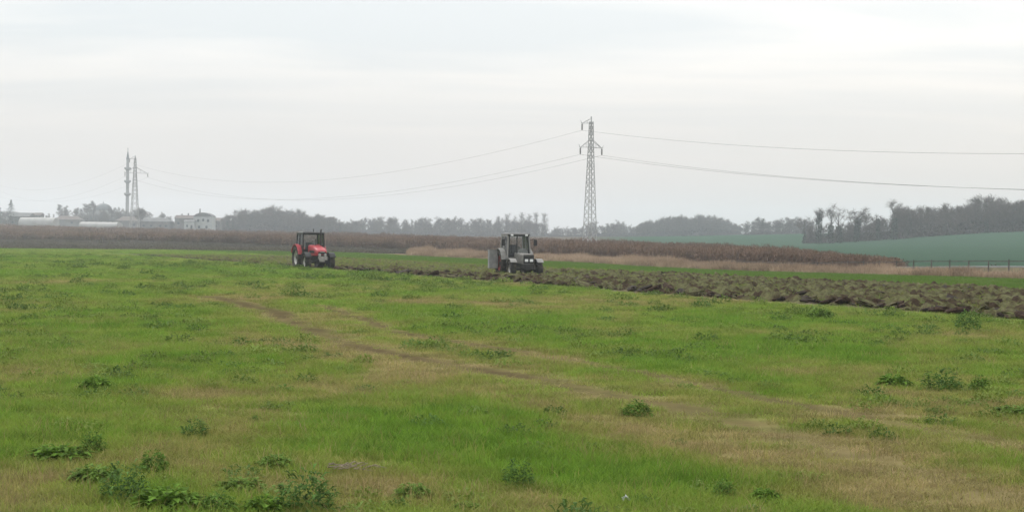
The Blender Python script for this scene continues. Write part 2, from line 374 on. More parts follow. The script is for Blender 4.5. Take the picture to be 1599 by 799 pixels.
def grid_obj(name, v, f, colr, m):
    me = bpy.data.meshes.new(name); me.vertices.add(len(v)); me.vertices.foreach_set('co', v.astype(np.float32).ravel())
    me.loops.add(f.size); me.loops.foreach_set('vertex_index', f.astype(np.int32).ravel())
    me.polygons.add(len(f)); me.polygons.foreach_set('loop_start', np.arange(0, f.size, 4, dtype=np.int32)); me.update(calc_edges=True); me.validate()
    a = me.attributes.new('base_col', 'FLOAT_COLOR', 'POINT'); a.data.foreach_set('color', np.c_[colr.reshape(-1, 3), np.ones(len(v))].astype(np.float32).ravel())
    me.polygons.foreach_set('use_smooth', [True] * len(me.polygons)); me.materials.append(m); return link(name, me)
tag(grid_obj('ground', gv, gf, base, attr_col_mat('meadow_ground', scale=2.2, var=0.22, bump=0.5, dist=0.04)), 'green meadow and farmland running to the tree line', 'ground', None, 'structure')

# ------------------------------------------------------------------ ploughed strip
ps = np.arange(-0.7, PL_W + .3, 0.11); pt = np.r_[np.arange(-16, 50, 0.15), np.arange(50, 150, 0.4)]
PS, PT = np.meshgrid(ps, pt); PX, PY = xy(PS, PT)
row = PS + (fbm(PT, PS, 3.0, 51, 2) - .5) * 0.5
ph = (row % 0.62) / 0.62
ridge = np.where(ph < .35, ph / .35, (1 - ph) / .65)
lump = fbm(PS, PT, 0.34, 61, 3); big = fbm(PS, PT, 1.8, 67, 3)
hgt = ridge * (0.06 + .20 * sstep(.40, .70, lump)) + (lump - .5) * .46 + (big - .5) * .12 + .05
edge = sstep(-.1, .35, PS) * (1 - sstep(PL_W - .8, PL_W + .25, PS)) * (1 - sstep(125, 150, PT))
ws_, wt_ = st(*W(811, 431, 86.5)[:2]); press = np.exp(-((PS - ws_) / 1.6) ** 4 - ((PT - wt_) / 2.6) ** 4); hgt = hgt * (1 - .85 * press)
hgt = hgt * .78 * (1 - .35 * sstep(30, 90, PT))
hgt = hgt * edge + 0.012 * (1 - edge) - .05 * (1 - sstep(PL_W - .2, PL_W + .3, -PS + PL_W)) * 0
PZ = terrain(PX, PY) + np.maximum(hgt, 0.01)
turf = sstep(.40, .66, fbm(PS, PT, 0.5, 71, 3) + (big - .5) * .4 + .10 * sstep(0, 8, PS) - .02 + .07 * sstep(35, 100, PT))
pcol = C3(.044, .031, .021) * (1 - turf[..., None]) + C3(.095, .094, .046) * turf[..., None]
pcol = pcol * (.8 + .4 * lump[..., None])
fb = ((1 - sstep(-.1, .1, PS)))[..., None]; pcol = pcol * (1 - fb) + C3(.16, .135, .10) * fb
pe = (1 - sstep(110, 150, PT))[..., None]; pcol = pcol * pe + C3(.10, .13, .045) * (1 - pe)
qi = np.arange(PS.size).reshape(PS.shape)
pfc = np.stack([qi[:-1, :-1], qi[:-1, 1:], qi[1:, 1:], qi[1:, :-1]], -1).reshape(-1, 4)
soil_m = attr_col_mat('turned_soil', scale=7.0, var=0.35, bump=0.7, dist=0.06)
plough = tag(grid_obj('ploughed_soil', np.stack([PX, PY, PZ], -1).reshape(-1, 3), pfc, pcol, soil_m), 'strip of freshly ploughed dark earth crossing the field', 'soil', None, 'structure')
plough.data.polygons.foreach_set('use_smooth', [False] * len(plough.data.polygons))
def plough_z(s, t): return T(*xy(s, t)) + 0.08

def clod_mesh(seed, m):
    bm = bmesh.new(); bmesh.ops.create_cube(bm, size=1.0); bmesh.ops.subdivide_edges(bm, edges=bm.edges[:], cuts=1, use_grid_fill=True)
    r = random.Random(seed)
    for v in bm.verts:
        l = v.co.length; v.co = v.co * (0.62 / max(l, .01)) * r.uniform(.72, 1.25); v.co.z *= .50; v.co.x *= 1.45
    me = bpy.data.meshes.new('clod'); bm.to_mesh(me); bm.free(); me.materials.append(m); return me
clod_m = mat('clod_earth', (.048, .030, .021), .95, var=.3, scale=5, bump=.6, spec=.1)
clod_g = mat('clod_with_turf', (.085, .075, .038), .95, var=.3, scale=4, bump=.6, spec=.1, dirt=(.10, .12, .04))
clod_d = mat('damp_clod', (.026, .017, .012), .8, var=.3, scale=5, bump=.5, spec=.15)
clods = [clod_mesh(i, (clod_m, clod_g, clod_d)[i % 3]) for i in range(8)]
cl = []
for i in range(300):
    if i < 150: s, t, z = random.uniform(-.05, .75) if random.random() < .8 else random.uniform(.7, 2.0), random.uniform(-7, 62), random.uniform(.22, .50)
    else: s, t, z = random.uniform(1.5, 18), random.uniform(-7, 50), random.uniform(.24, .44)
    x, y = xy(s, t)
    o = link('clod', random.choice(clods), plough); o.location = (x, y, T(x, y) + .06 + z * .16)
    o.rotation_euler = (random.uniform(-.5, .5), random.uniform(-.4, .4), 1.986 + random.gauss(0, .45)); o.scale = (z * 1.15, z * random.uniform(.6, 1.1), z * random.uniform(.6, 1.0))
n = 18000; s = RNG.uniform(0, PL_W, n); t = np.minimum(RNG.uniform(-14, 130, n), RNG.uniform(-14, 190, n)); x, y = xy(s, t); sz = RNG.uniform(.07, .24, n) * (1 - .3 * sstep(30, 90, t))
o = scatter('loose_clods', np.c_[x, y, terrain(x, y) + .07], np.c_[sz, sz * RNG.uniform(.6, 1.1, n), sz * .8], np.c_[RNG.uniform(-.5, .5, (n, 2)), RNG.normal(1.986, .6, n)], RNG.integers(0, 8, n), clods, {}, None, None)
o.parent = plough

# ------------------------------------------------------------------ grass and other small plants
def blades_mesh(name, seed, nb, rad, h0, h1, w, lean, m, seg=2):
    r = np.random.default_rng(seed); V = []; Fc = []
    for i in range(nb):
        a = r.uniform(0, 6.283); d = rad * math.sqrt(r.uniform()); px, py = d * math.cos(a), d * math.sin(a)
        h = r.uniform(h0, h1); la = r.uniform(0, 6.283); ln = r.uniform(.1, 1) * lean * h; wa = r.uniform(0, 3.14); ww = w * r.uniform(.6, 1.3)
        k = len(V); wx, wy = math.cos(wa) * ww / 2, math.sin(wa) * ww / 2
        for q in range(seg):
            f = q / seg; b = f ** 1.6; c = 1 - .45 * f
            cx, cy, cz = px + math.cos(la) * ln * b, py + math.sin(la) * ln * b, h * (f - .25 * f * f * min(lean, 1.3)) - .01
            V += [(cx - wx * c, cy - wy * c, cz), (cx + wx * c, cy + wy * c, cz)]
        V.append((px + math.cos(la) * ln, py + math.sin(la) * ln, h * (1 - .25 * min(lean, 1.3)) - .01))
        for q in range(seg - 1): Fc.append((k + 2 * q, k + 2 * q + 1, k + 2 * q + 3, k + 2 * q + 2))
        Fc.append((k + 2 * seg - 2, k + 2 * seg - 1, k + 2 * seg))
    return np_mesh(name, V, Fc, m)
def leafy_mesh(name, seed, nl, rad, h, ll, lw, m):
    """low leafy weed: broad bent leaves on short stems through a mound"""
    r = np.random.default_rng(seed); V = []; Fc = []
    for i in range(nl):
        a = r.uniform(0, 6.283); d = rad * math.sqrt(r.uniform()); z = h * r.uniform(.1, 1) * (1 - .6 * (d / rad) ** 2)
        c = np.array([d * math.cos(a), d * math.sin(a), z]); b = a + r.normal(0, .9); el = r.uniform(-.2, 1.0)
        dr = np.array([math.cos(b) * math.cos(el), math.sin(b) * math.cos(el), math.sin(el)]); sd = np.cross(dr, [0, 0, 1]); sd /= max(np.linalg.norm(sd), .01)
        L = ll * r.uniform(.6, 1.3); w = lw * r.uniform(.6, 1.3); dn = np.array([0, 0, -.3 * L]); up = np.cross(sd, dr) * w * .25; k = len(V)
        V += [c, c + dr * L * .5 - sd * w / 2 + up, c + dr * L * .5, c + dr * L * .5 + sd * w / 2 + up, c + dr * L + dn]
        Fc += [(k, k + 1, k + 2), (k, k + 2, k + 3), (k + 1, k + 4, k + 2), (k + 2, k + 4, k + 3)]
    return np_mesh(name, V, Fc, m)
grass_m = plant_mat('grass_blade', [(0.0, (.125, .235, .024)), (.35, (.19, .26, .04)), (.65, (.235, .225, .066)), (1.0, (.32, .25, .125))], .35, .38)
weed_m = plant_mat('field_weed', [(0, (.075, .14, .028)), (1, (.17, .23, .04))], .25, .25)
def fan_points(n, d0, d1, power):
    """points over the visible fan of the field, thinning out with distance"""
    e = 2 - power; u = RNG.uniform(size=n); d = (d0 ** e + u * (d1 ** e - d0 ** e)) ** (1 / e)
    return RNG.uniform(-1, 1, n) * (d * .36 + 2.5), d
gx, gy = fan_points(105000, 8.0, 245, 1.55)
s, t = st(gx, gy); dry, soil = field(gx, gy); ic = col_of(gx, gy)
keep = (RNG.uniform(size=len(gx)) > soil * 1.6) & ~((s > -.75) & (s < PL_W) & (t < 150)) & (s < 40) & (gy < np.interp(ic, [-400, 0, 300, 640, 700], [262, 250, 236, 222, 260]))
gx, gy, dry, soil, s = gx[keep], gy[keep], dry[keep], soil[keep], s[keep]; n = len(gx)
lush = np.clip(1 - dry, 0, 1); gsc = np.clip((gy / 16) ** .5, .9, 2.6)
gz = RNG.uniform(.7, 1.25, n) * (.45 + .75 * lush * (0.5 + fbm(gx, gy, 1.0, 77, 3))) * np.clip((gy / 16) ** .25, 1, 1.6) * (1 - .5 * soil)
tone = np.clip(dry + RNG.normal(0, .12, n), 0, 1); tone = np.where(s > PL_W, tone * .3, tone)
protos = [blades_mesh('grass_tuft', 100 + i, 70, .20, .04, .11 + .015 * i, .0065, 1.1, grass_m) for i in range(5)] + [blades_mesh('dry_bents', 150, 16, .18, .10, .24, .005, .6, grass_m)]
gi_ = RNG.integers(0, 5, n); bent = (RNG.uniform(size=n) < .05 + .10 * sstep(.4, .8, dry)); gi_ = np.where(bent, 5, gi_); tone = np.where(bent, np.clip(.75 + RNG.normal(0, .15, n), 0, 1), tone); gz = np.where(bent, RNG.uniform(.6, 1.1, n), gz)
scatter('grass', np.c_[gx, gy, terrain(gx, gy)], np.c_[gsc, gsc, gz], np.c_[np.zeros((n, 2)), RNG.uniform(0, 6.28, n)], gi_, protos, {'tone': tone, 'shade': RNG.uniform(0, 1, n) * np.where(s > PL_W, .12, 1.0)},
        'short green and straw coloured meadow grass covering the field', 'grass')
# tufts still growing on the turned sods
n = 14000; s = RNG.uniform(.3, PL_W, n); t = np.minimum(RNG.uniform(-14, 140, n), RNG.uniform(-14, 200, n)); x, y = xy(s, t)
kk = fbm(s, t, 0.5, 71, 3) + .08 * sstep(0, 8, s) + .06 * sstep(35, 100, t) > .49; s, t, x, y = s[kk], t[kk], x[kk], y[kk]; n = len(x); g_ = np.clip((y / 40) ** .5, 1, 1.7)
scatter('grass_on_sods', np.c_[x, y, terrain(x, y) + .07], np.c_[g_ * .8, g_ * .8, RNG.uniform(.5, 1.2, n)], np.c_[RNG.normal(0, .5, (n, 2)), RNG.uniform(0, 6.28, n)], RNG.integers(0, 5, n), protos,
        {'tone': np.clip(RNG.normal(.36, .22, n), 0, 1), 'shade': RNG.uniform(0, .6, n)}, 'withered turf tufts on the turned sods of the ploughed strip', 'grass')
# darker low weeds dotted through the meadow
wx_, wy_ = fan_points(42000, 9, 150, .95); s, t = st(wx_, wy_); dry, soil = field(wx_, wy_)
pr = sstep(.50, .66, fbm(wx_, wy_, 1.2, 91, 3)) * (.25 + .75 * sstep(.42, .58, fbm(wx_, wy_, 9.0, 95, 2))) * (1 - .8 * np.clip(dry, 0, 1)) + .03
pr *= np.where(wy_ < 16, .3, .5)
keep = (RNG.uniform(size=len(wx_)) < pr) & (s < -.8) & (soil < .12); wx_, wy_ = wx_[keep], wy_[keep]; n = len(wx_); ws = RNG.uniform(.5, 1.2, n) * np.clip((wy_ / 20) ** .5, .8, 2.0)
wprotos = [leafy_mesh('weed_tuft', 200 + i, 70, .17, .11, .075, .032, weed_m) for i in range(4)]
scatter('low_weeds', np.c_[wx_, wy_, terrain(wx_, wy_)], np.c_[ws, ws, ws * RNG.uniform(.7, 1.4, n)], np.c_[np.zeros((n, 2)), RNG.uniform(0, 6.28, n)], RNG.integers(0, 4, n), wprotos, {'tone': RNG.uniform(0, 1, n), 'shade': RNG.uniform(0, 1, n)},
        'small dark green weeds dotted through the meadow', 'weeds')
# the big weeds one can point at
big_ms = [leaf_mat('weed_leaf', c_, .4, 14, .3) for c_ in ((.12, .22, .04), (.15, .245, .05), (.10, .185, .045), (.13, .235, .035))]
bigs = [leafy_mesh('weed_plant', 300 + i, (380, 230, 290, 210)[i], (.12, .14, .13, .14)[i], (.20, .14, .24, .16)[i], (.05, .085, .065, .10)[i], (.022, .04, .018, .045)[i], big_ms[i]) for i in range(4)]
WEEDS = [(995, 655, 1.35, 'single dark green weed standing out on the pale dry strip right of centre'),
         (430, 727, 1.25, 'compact dark weed just above the dry stalks near the bottom'),
         (1470, 612, 1.5, 'largest of the dark weeds near the right edge of the meadow'),
         (1395, 606, 1.4, 'pale green rounded weed left of the largest dark weed at the right'),
         (1530, 612, 1.2, 'flat weed just right of the largest dark weed at the right'),
         (1585, 650, 1.2, 'dark weed cut by the right edge of the picture'),
         (1512, 518, 1.6, 'small round weed below the ploughed strip near the right edge'),
         (1195, 779, 1.0, 'dark weed at the lower right end of the lush grass patch'),
         (1130, 775, .9, 'small weed left of the weed ending the lush grass patch'),
         (730, 792, .8, 'little dark weed at the bottom edge left of centre'),
         (810, 756, 1.2, 'dark shaded weed at the left end of the lush grass patch'),
         (95, 715, 1.5, 'leftmost weed of the large weedy clump at lower left'),
         (145, 705, 1.2, 'upper weed of the large weedy clump at lower left'),
         (150, 748, 1.7, 'middle weed of the large weedy clump at lower left'),
         (195, 778, 1.6, 'lower weed of the large weedy clump at lower left'),
         (265, 790, 1.7, 'broad weed at the right end of the large weedy clump'),
         (240, 735, 1.3, 'thin withering weed above the broad weed of the large clump'),
         (375, 760, 1.1, 'small weed between the dry stalks and the weedy clump'),
         (480, 795, 1.9, 'wide leafy weed at the bottom edge left of the dry patch'),
         (415, 798, 1.2, 'weed squeezed in left of the wide leafy weed at the bottom edge'),
         (340, 798, 1.2, 'weed at the bottom edge right of the large weedy clump'),
         (645, 772, 1.1, 'bright weed right of the dry patch at the bottom'),
         (305, 682, 1.3, 'spread out low weed above the weedy clump at lower left'),
         (150, 612, 1.2, 'low dark weed far up the meadow on the left'),
         (400, 660, .6, 'tiny dark weed alone in the grass left of centre'),
         (1280, 500, 1.5, 'weed in the grass under the brown clods right of centre')]
for i, (ix, iy, sc, lab) in enumerate(WEEDS):
    p = G(ix, iy); o = link('weed_plant', bigs[i % 4]); o.location = (p[0], p[1], T(p[0], p[1]) - .005)
    f = max(1.0, (p[1] / 14) ** .6); sc *= .72; o.scale = (sc * f * (1.15 - .3 * math.sin(i * 2.1)), sc * f, sc * f * (.95 + .2 * math.sin(i * 3.3))); o.rotation_euler = (0, 0, i * 1.7); tag(o, lab, 'weed', 'large weeds in the meadow')

# cut dry stalks and a scrap of litter lying in the grass
stalk_m = mat('dry_stalk', (.24, .20, .15), .9, var=.25, scale=20)
p = G(553, 733); r0 = empty('dry_stalks', (p[0], p[1], T(p[0], p[1])))
for i in range(16):
    a = random.uniform(-.35, .35); a *= 2.5; L = random.uniform(.06, .2); cx, cy = random.uniform(-.2, .2), random.uniform(-.14, .14)
    q = [(cx - L / 2 * math.cos(a), cy - L / 2 * math.sin(a), .03 + random.uniform(0, .03)), (cx, cy, .05 + random.uniform(0, .03)), (cx + L / 2 * math.cos(a), cy + L / 2 * math.sin(a), .03 + random.uniform(0, .05))]
    MB().tube(q, [.006, .005, .003], 6).build('stalk', stalk_m, r0)
tag(r0, 'few broken pale dry stalks lying in the grass near the bottom', 'stalks')
p = G(977, 788); lm = MB()
lm.loft([[(-.03 + .02 * math.sin(j), -.012 + .008 * j, .05 + .02 * math.cos(j * 1.7)), (.0, -.01 + .009 * j, .08 + .012 * math.sin(j * 2)), (.034, -.012 + .009 * j, .05 + .01 * math.cos(j))] for j in range(4)], closed=False)
o = lm.build('litter_scrap', mat('pale_scrap', (.55, .57, .60), .6, var=.1)); o.location = (p[0], p[1], T(p[0], p[1]))
sm = o.modifiers.new('thick', 'SOLIDIFY'); sm.thickness = .003
tag(o, 'small crumpled pale scrap in the lush grass at the bottom', 'litter')

# dead grass verge in front of the road
dead_m = plant_mat('dead_grass', [(0, (.22, .155, .105)), (1, (.41, .31, .22))], .25, .3)
n = 11000; t = RNG.uniform(-12, 190, n); s = 39.3 + RNG.uniform(0, 1, n) ** .9 * 7.2; x, y = xy(s, t); ic = col_of(x, y)
keep = (ic > 640) & (ic < 1760); x, y, s, t = x[keep], y[keep], s[keep], t[keep]; n = len(x)
hv = (.12 + 1.4 * fbm(x, y, 3.0, 101, 3)) * RNG.uniform(.65, 1.2, n) * (.75 + .35 * sstep(39, 45, s)) * (1 + .35 * (1 - sstep(20, 50, t)) * (1 - sstep(41, 43.5, s))) * (1 - .5 * sstep(41.5, 45.5, s) * (1 - sstep(90, 105, t)))
dp = [blades_mesh('dead_tussock', 400 + i, 60, .45, .45, 1.15, .03, .55, dead_m, 2) for i in range(4)]
scatter('dead_grass', np.c_[x, y, terrain(x, y) - .02], np.c_[np.ones(n) * 1.1, np.ones(n) * 1.1, hv], np.c_[np.zeros((n, 2)), RNG.uniform(0, 6.28, n)], RNG.integers(0, 4, n), dp,
        {'tone': np.clip(fbm(x, y, 4, 105, 3) * 1.6 - .3 + RNG.normal(0, .15, n), 0, 1), 'shade': RNG.uniform(0, 1, n)}, 'tall dead tan grass along the verge below the road', 'dead grass')
# low withered weeds in front of the maize on the left
n = 7000; ic = RNG.uniform(-220, 660, n); f0 = np.interp(ic, [-400, 0, 300, 640, 700], [262, 250, 236, 222, 240]); f1 = np.interp(ic, CF_X, CF_D)
y = f0 + (f1 - f0) * RNG.uniform(0, 1, n) ** 1.3; x = (ic - 800) / FPX * y
wm = plant_mat('withered_weed', [(0, (.06, .052, .042)), (1, (.12, .10, .07))], .15, .3)
wp = [blades_mesh('withered_tussock', 500 + i, 50, .6, .25, .8, .05, .7, wm, 2) for i in range(3)]
scatter('withered_weeds', np.c_[x, y, terrain(x, y) - .02], np.c_[np.ones((n, 2)) * 1.5, RNG.uniform(.4, 1.0, n)], np.c_[np.zeros((n, 2)), RNG.uniform(0, 6.28, n)], RNG.integers(0, 3, n), wp,
        {'tone': fbm(x, y, 14, 111, 3), 'shade': RNG.uniform(0, 1, n)}, 'low grey brown withered weeds in front of the maize on the left', 'weeds')
# standing dry maize
corn_m = plant_mat('dry_maize', [(0, (.10, .060, .040)), (1, (.185, .118, .08))], .2, .3)
def maize_mesh(seed):
    r = np.random.default_rng(seed); V = []; Fc = []
    for i in range(9):
        px, py = r.uniform(-.6, .6, 2); h = r.uniform(1.6, 2.25); tx, ty = r.normal(0, .12, 2); k = len(V); w = .022
        for a in (0, 1):
            dx, dy = (w, 0) if a else (0, w); q = len(V)
            V += [(px - dx, py - dy, 0), (px + dx, py + dy, 0), (px + tx + dx * .5, py + ty + dy * .5, h), (px + tx - dx * .5, py + ty - dy * .5, h)]; Fc.append((q, q + 1, q + 2, q + 3))
        for j in range(8):
            z = h * r.uniform(.2, .95); a = r.uniform(0, 6.28); L = r.uniform(.3, .65); ww = r.uniform(.03, .06); f = z / h; cx, cy = px + tx * f, py + ty * f; ca, sa = math.cos(a), math.sin(a); q = len(V)
            V += [(cx, cy, z), (cx + ca * L * .5 - sa * ww, cy + sa * L * .5 + ca * ww, z + .08), (cx + ca * L * .5 + sa * ww, cy + sa * L * .5 - ca * ww, z + .06), (cx + ca * L, cy + sa * L, z - r.uniform(.1, .5))]
            Fc += [(q, q + 2, q + 1), (q + 1, q + 2, q + 3)]
    return np_mesh('maize', V, Fc, corn_m)
n = 17000; ic = RNG.uniform(-280, 1400, n); f0 = np.interp(ic, CF_X, CF_D); f1 = np.interp(ic, CB_X, CB_D)
y = f0 + (f1 - f0) * RNG.uniform(0, 1, n) ** 1.5; x = (ic - 800) / FPX * y
sc = RNG.uniform(.7, 1.15, n) * (.80 + .4 * fbm(x, y, 9, 121, 3)); sc *= 1 - .35 * sstep(1250, 1400, ic)
scatter('dry_maize', np.c_[x, y, terrain(x, y)], np.c_[np.clip(y / 220, 1, 2), np.clip(y / 220, 1, 2), sc], np.c_[np.zeros((n, 2)), RNG.uniform(0, 6.28, n)], RNG.integers(0, 5, n), [maize_mesh(i) for i in range(5)],
        {'tone': np.clip(fbm(x, y, 25, 125, 3) + RNG.normal(0, .15, n), 0, 1), 'shade': RNG.uniform(0, 1, n)}, 'field of dry brown maize standing behind the tractors', 'maize')

# ------------------------------------------------------------------ road and fence
road_m = mat('pale_road', (.23, .23, .23), .9, var=.1, scale=.4, bump=.1); bank_m = mat('road_bank', (.16, .14, .08), .95, var=.3, scale=1.2, bump=.5)
def road_z(t): return float(np.interp(t, [-20, 20, 45, 62, 80, 200], [1.0, .92, .74, .42, -.05, -.2]))
tt = np.arange(-30, 150, 3.0)
def strip(prof, name, m):
    secs = []
    for t in tt:
        q = []
        for s, dz in prof:
            x, y = xy(s, t); q.append((x, y, (road_z(t) + dz)))
        secs.append(q)
    mb = MB(); mb.loft(secs); return mb.build(name, m)
tag(strip([(46.2, -1.8), (47.6, -.02), (53.6, -.02), (55, -1.8)], 'road_bank', bank_m), 'low earth bank carrying the road', 'bank', None, 'structure')
tag(strip([(48.0, -.3), (48.0, .06), (50.6, .10), (53.2, .06), (53.2, -.3)], 'road', road_m), 'pale road on the bank behind the dead grass', 'road', None, 'structure')
rail_m = mat('weathered_dark_rail', (.085, .078, .072), .8, var=.25, scale=3)
x0, y0 = xy(47.3, 30); fence = empty('roadside_fence', (x0, y0, T(x0, y0)))
tag(fence, 'dark post and rail fence along the near side of the pale road', 'fence')
fz = lambda t: road_z(t) - .02
bpy.context.view_layer.update()
def flocal(s, t, dz):
    x, y = xy(s, t); return (x - x0, y - y0, fz(t) + dz - T(x0, y0))
k = 0
for t in np.arange(-22, 92, 2.1):
    h = random.uniform(.52, .60); lean = random.uniform(-.03, .03)
    mb = MB(); mb.bar(flocal(47.3, t, -.7), flocal(47.3 + lean, t + lean, h), .08); mb.build('post', rail_m, fence)
for t in np.arange(-22, 90, 4.2):
    mb = MB(); mb.bar(flocal(47.36, t - .05, .46 + random.uniform(-.02, .02)), flocal(47.36, t + 4.25, .46 + random.uniform(-.02, .02)), .045, .065); mb.build('rail', rail_m, fence)

# ------------------------------------------------------------------ trees
def tree_arrays(seed, h, spread, clear=.3, nb=9, twig=260, tw=.05, upr=.5, trunk_r=.18, ivy=0.0, ivy_n=0, top_only=False):
    """bare winter tree: returns trunk (verts, faces), crown, ivy"""
    r = random.Random(seed); tr, cr, iv = MB(), MB(), MB()
    lean = Vector((r.uniform(-.06, .06), r.uniform(-.06, .06), 1))
    def pt(f): return Vector((lean.x * h * f + .15 * math.sin(f * 5 + seed), lean.y * h * f, h * f))
    top = .80
    tr.tube([pt(f) - Vector((0, 0, .2 if f == 0 else 0)) for f in (0, .2, .45, .65, top)], [trunk_r * q for q in (1.15, .9, .7, .45, .2)], 7)
    tips = []
    for i in range(nb):
        f = clear + (top - clear) * (i + r.uniform(0, 1)) / nb; a = i * 2.4 + r.uniform(-.4, .4); p = pt(f)
        L = h * spread * r.uniform(.7, 1.1) * (1.15 - .75 * (f - clear) / max(.01, 1 - clear)); el = upr + r.uniform(-.2, .3)
        d = Vector((math.cos(a) * math.cos(el), math.sin(a) * math.cos(el), math.sin(el))); pts = [p]
        for q in range(3):
            d = (d + Vector((r.uniform(-.25, .25), r.uniform(-.25, .25), .18))).normalized(); pts.append(pts[-1] + d * L / 3)
        rr = trunk_r * .4 * (1.1 - f * .6); tr.tube(pts, [rr, rr * .7, rr * .45, rr * .2], 4, False)
        for q in range(5):
            b = pts[1 + q % 3] if q < 3 else pts[-1]; d2 = (d + Vector((r.uniform(-1, 1), r.uniform(-1, 1), r.uniform(-.2, .9)))).normalized(); e = b + d2 * L * r.uniform(.3, .5)
            cr.tube([b, (b + e) / 2 + Vector((0, 0, .04 * L)), e], [rr * .35, rr * .25, rr * .1], 3, False); tips.append(((b + e) / 2, L)); tips.append((e, L))
    tips.append((pt(top), h * spread)); tips.append((pt(top * 1.05), h * spread))
    for i in range(twig):
        b, L = r.choice(tips); d = Vector((r.uniform(-1, 1), r.uniform(-1, 1), r.uniform(-.35, 1.1))).normalized(); l = h * r.uniform(.07, .17) * (.6 + spread)
        e = b + d * l; s_ = d.cross(Vector((r.uniform(-1, 1), r.uniform(-1, 1), r.uniform(-1, 1)))).normalized() * tw * .5
        cr.add([b - s_, b + s_, e], [(0, 1, 2)])
        m2 = b + d * l * .5
        for q in range(2):
            d3 = (d + Vector((r.uniform(-1, 1), r.uniform(-1, 1), r.uniform(-.3, 1)))).normalized(); e3 = m2 + d3 * l * .6
            cr.add([m2 - s_ * .7, m2 + s_ * .7, e3], [(0, 1, 2)])
    for i in range(ivy_n):
        f = r.uniform(0, ivy) ; p = pt(f); a = r.uniform(0, 6.28); R = trunk_r * 1.2 + r.uniform(.1, 1) * h * .055 * (1.2 - .5 * f / max(ivy, .01)); p = p + Vector((math.cos(a) * R, math.sin(a) * R, 0)); z = r.uniform(.12, .3)
        u = Vector((r.uniform(-1, 1), r.uniform(-1, 1), r.uniform(-1, .4))).normalized() * z; v = u.cross(Vector((r.uniform(-1, 1), r.uniform(-1, 1), r.uniform(-1, 1)))).normalized() * z * .8
        iv.add([p - u, p + v, p + u, p - v], [(0, 1, 2, 3)])
    return tr, cr, iv
bark_m = mat('bark', (.085, .075, .065), .9, var=.25, scale=2); twig_m = mat('twigs', (.12, .10, .085), .9, var=.25, scale=1.2)
ivy_m = mat('ivy_leaves', (.035, .05, .03), .6, var=.35, scale=2.0); ever_m = mat('conifer_needles', (.03, .05, .035), .8, var=.3, scale=2)
shrub_m = mat('shrub_twigs', (.085, .072, .06), .9, var=.3, scale=.8)
def joined_tree(seed, kind):
    """one-mesh tree for the far woods"""
    if kind == 'round': tr, cr, iv = tree_arrays(seed, 10, .33, .22, 11, 700, .075, .6, .2)
    elif kind == 'ivy': tr, cr, iv = tree_arrays(seed, 10, .26, .35, 8, 380, .09, .7, .22, .7, 320)
    else: tr, cr, iv = tree_arrays(seed, 10, .20, .12, 14, 520, .06, 1.15, .15)
    V = tr.v + cr.v + iv.v; Fc = list(tr.f) + [tuple(i + len(tr.v) for i in f) for f in cr.f] + [tuple(i + len(tr.v) + len(cr.v) for i in f) for f in iv.f]
    me = np_mesh('wood_tree', V, Fc); [me.materials.append(m) for m in (bark_m, twig_m, ivy_m)]
    me.polygons.foreach_set('material_index', [0] * len(tr.f) + [1] * len(cr.f) + [2] * len(iv.f)); return me
def shrub_mesh(seed, n=420, h=3.0, R=2.2, m=None):
    r = random.Random(seed); mb = MB()
    for i in range(n):
        a = r.uniform(0, 6.28); d = R * math.sqrt(r.random()); z = h * r.uniform(0, 1) * math.sqrt(max(.05, 1 - (d / R) ** 2)); p = Vector((d * math.cos(a), d * math.sin(a), z)); s_ = r.uniform(.15, .42)
        u = Vector((r.uniform(-1, 1), r.uniform(-1, 1), r.uniform(-.3, 1.2))).normalized() * s_; v = u.cross(Vector((r.uniform(-1, 1), r.uniform(-1, 1), r.uniform(-1, 1)))).normalized() * s_ * .35
        mb.add([p - u, p + v, p + u, p - v], [(0, 1, 2, 3)])
    return mb.mesh('shrub', m or shrub_m)
wood_protos = [joined_tree(1, 'round'), joined_tree(2, 'round'), joined_tree(3, 'round'), joined_tree(4, 'ivy'), joined_tree(5, 'ivy'), joined_tree(6, 'tall'), joined_tree(7, 'tall'), shrub_mesh(1), shrub_mesh(2), shrub_mesh(3)]
def wood(name, tops, d0, d1, n, kinds, label, shrubs=1.0, hm=(.5, 1.08), front=0.0):
    tx_, ty_ = np.array([q[0] for q in tops]), np.array([q[1] for q in tops]); P, S, R_, I = [], [], [], []
    for i in range(n):
        ix = random.uniform(tx_[0], tx_[-1]); d = random.uniform(d0, d1); g = on_ground(ix, d)
        H = (W(ix, np.interp(ix, tx_, ty_), d)[2] - g[2]) * random.uniform(*hm); H = max(H, 1.5)
        k = random.choice(kinds); P.append(g - [0, 0, .2]); w = H / 10 * random.uniform(.9, 1.35); S.append((w, w, H / 9.6)); R_.append((0, 0, random.uniform(0, 6.28))); I.append(k)
    for i in range(int(n * shrubs)):
        ix = random.uniform(tx_[0], tx_[-1]); d = random.uniform(d0 - front, d1); g = on_ground(ix, d); H = max(1.2, (W(ix, np.interp(ix, tx_, ty_), d)[2] - g[2]) * random.uniform(.2, .5))
        P.append(g - [0, 0, .2]); S.append((H / 3 * random.uniform(.8, 1.4),) * 2 + (H / 3,)); R_.append((0, 0, random.uniform(0, 6.28))); I.append(random.choice((7, 8, 9)))
    return scatter(name, P, S, R_, I, wood_protos, {}, label, 'wood')
wood('wood', [(1398, 330), (1412, 326), (1430, 327), (1450, 324), (1470, 324), (1500, 320), (1520, 314), (1545, 311), (1570, 317), (1599, 315), (1740, 308)], 522, 600, 330, (0, 1, 2, 5, 6, 3, 5, 6), 'dense bare winter wood along the hilltop at the right', 1.6)
wood('hedgerow', [(1262, 352), (1290, 350), (1330, 347), (1390, 342), (1410, 330)], 518, 545, 70, (0, 1, 2), 'low hedge under the ivy clad trees at the right', 2.2)
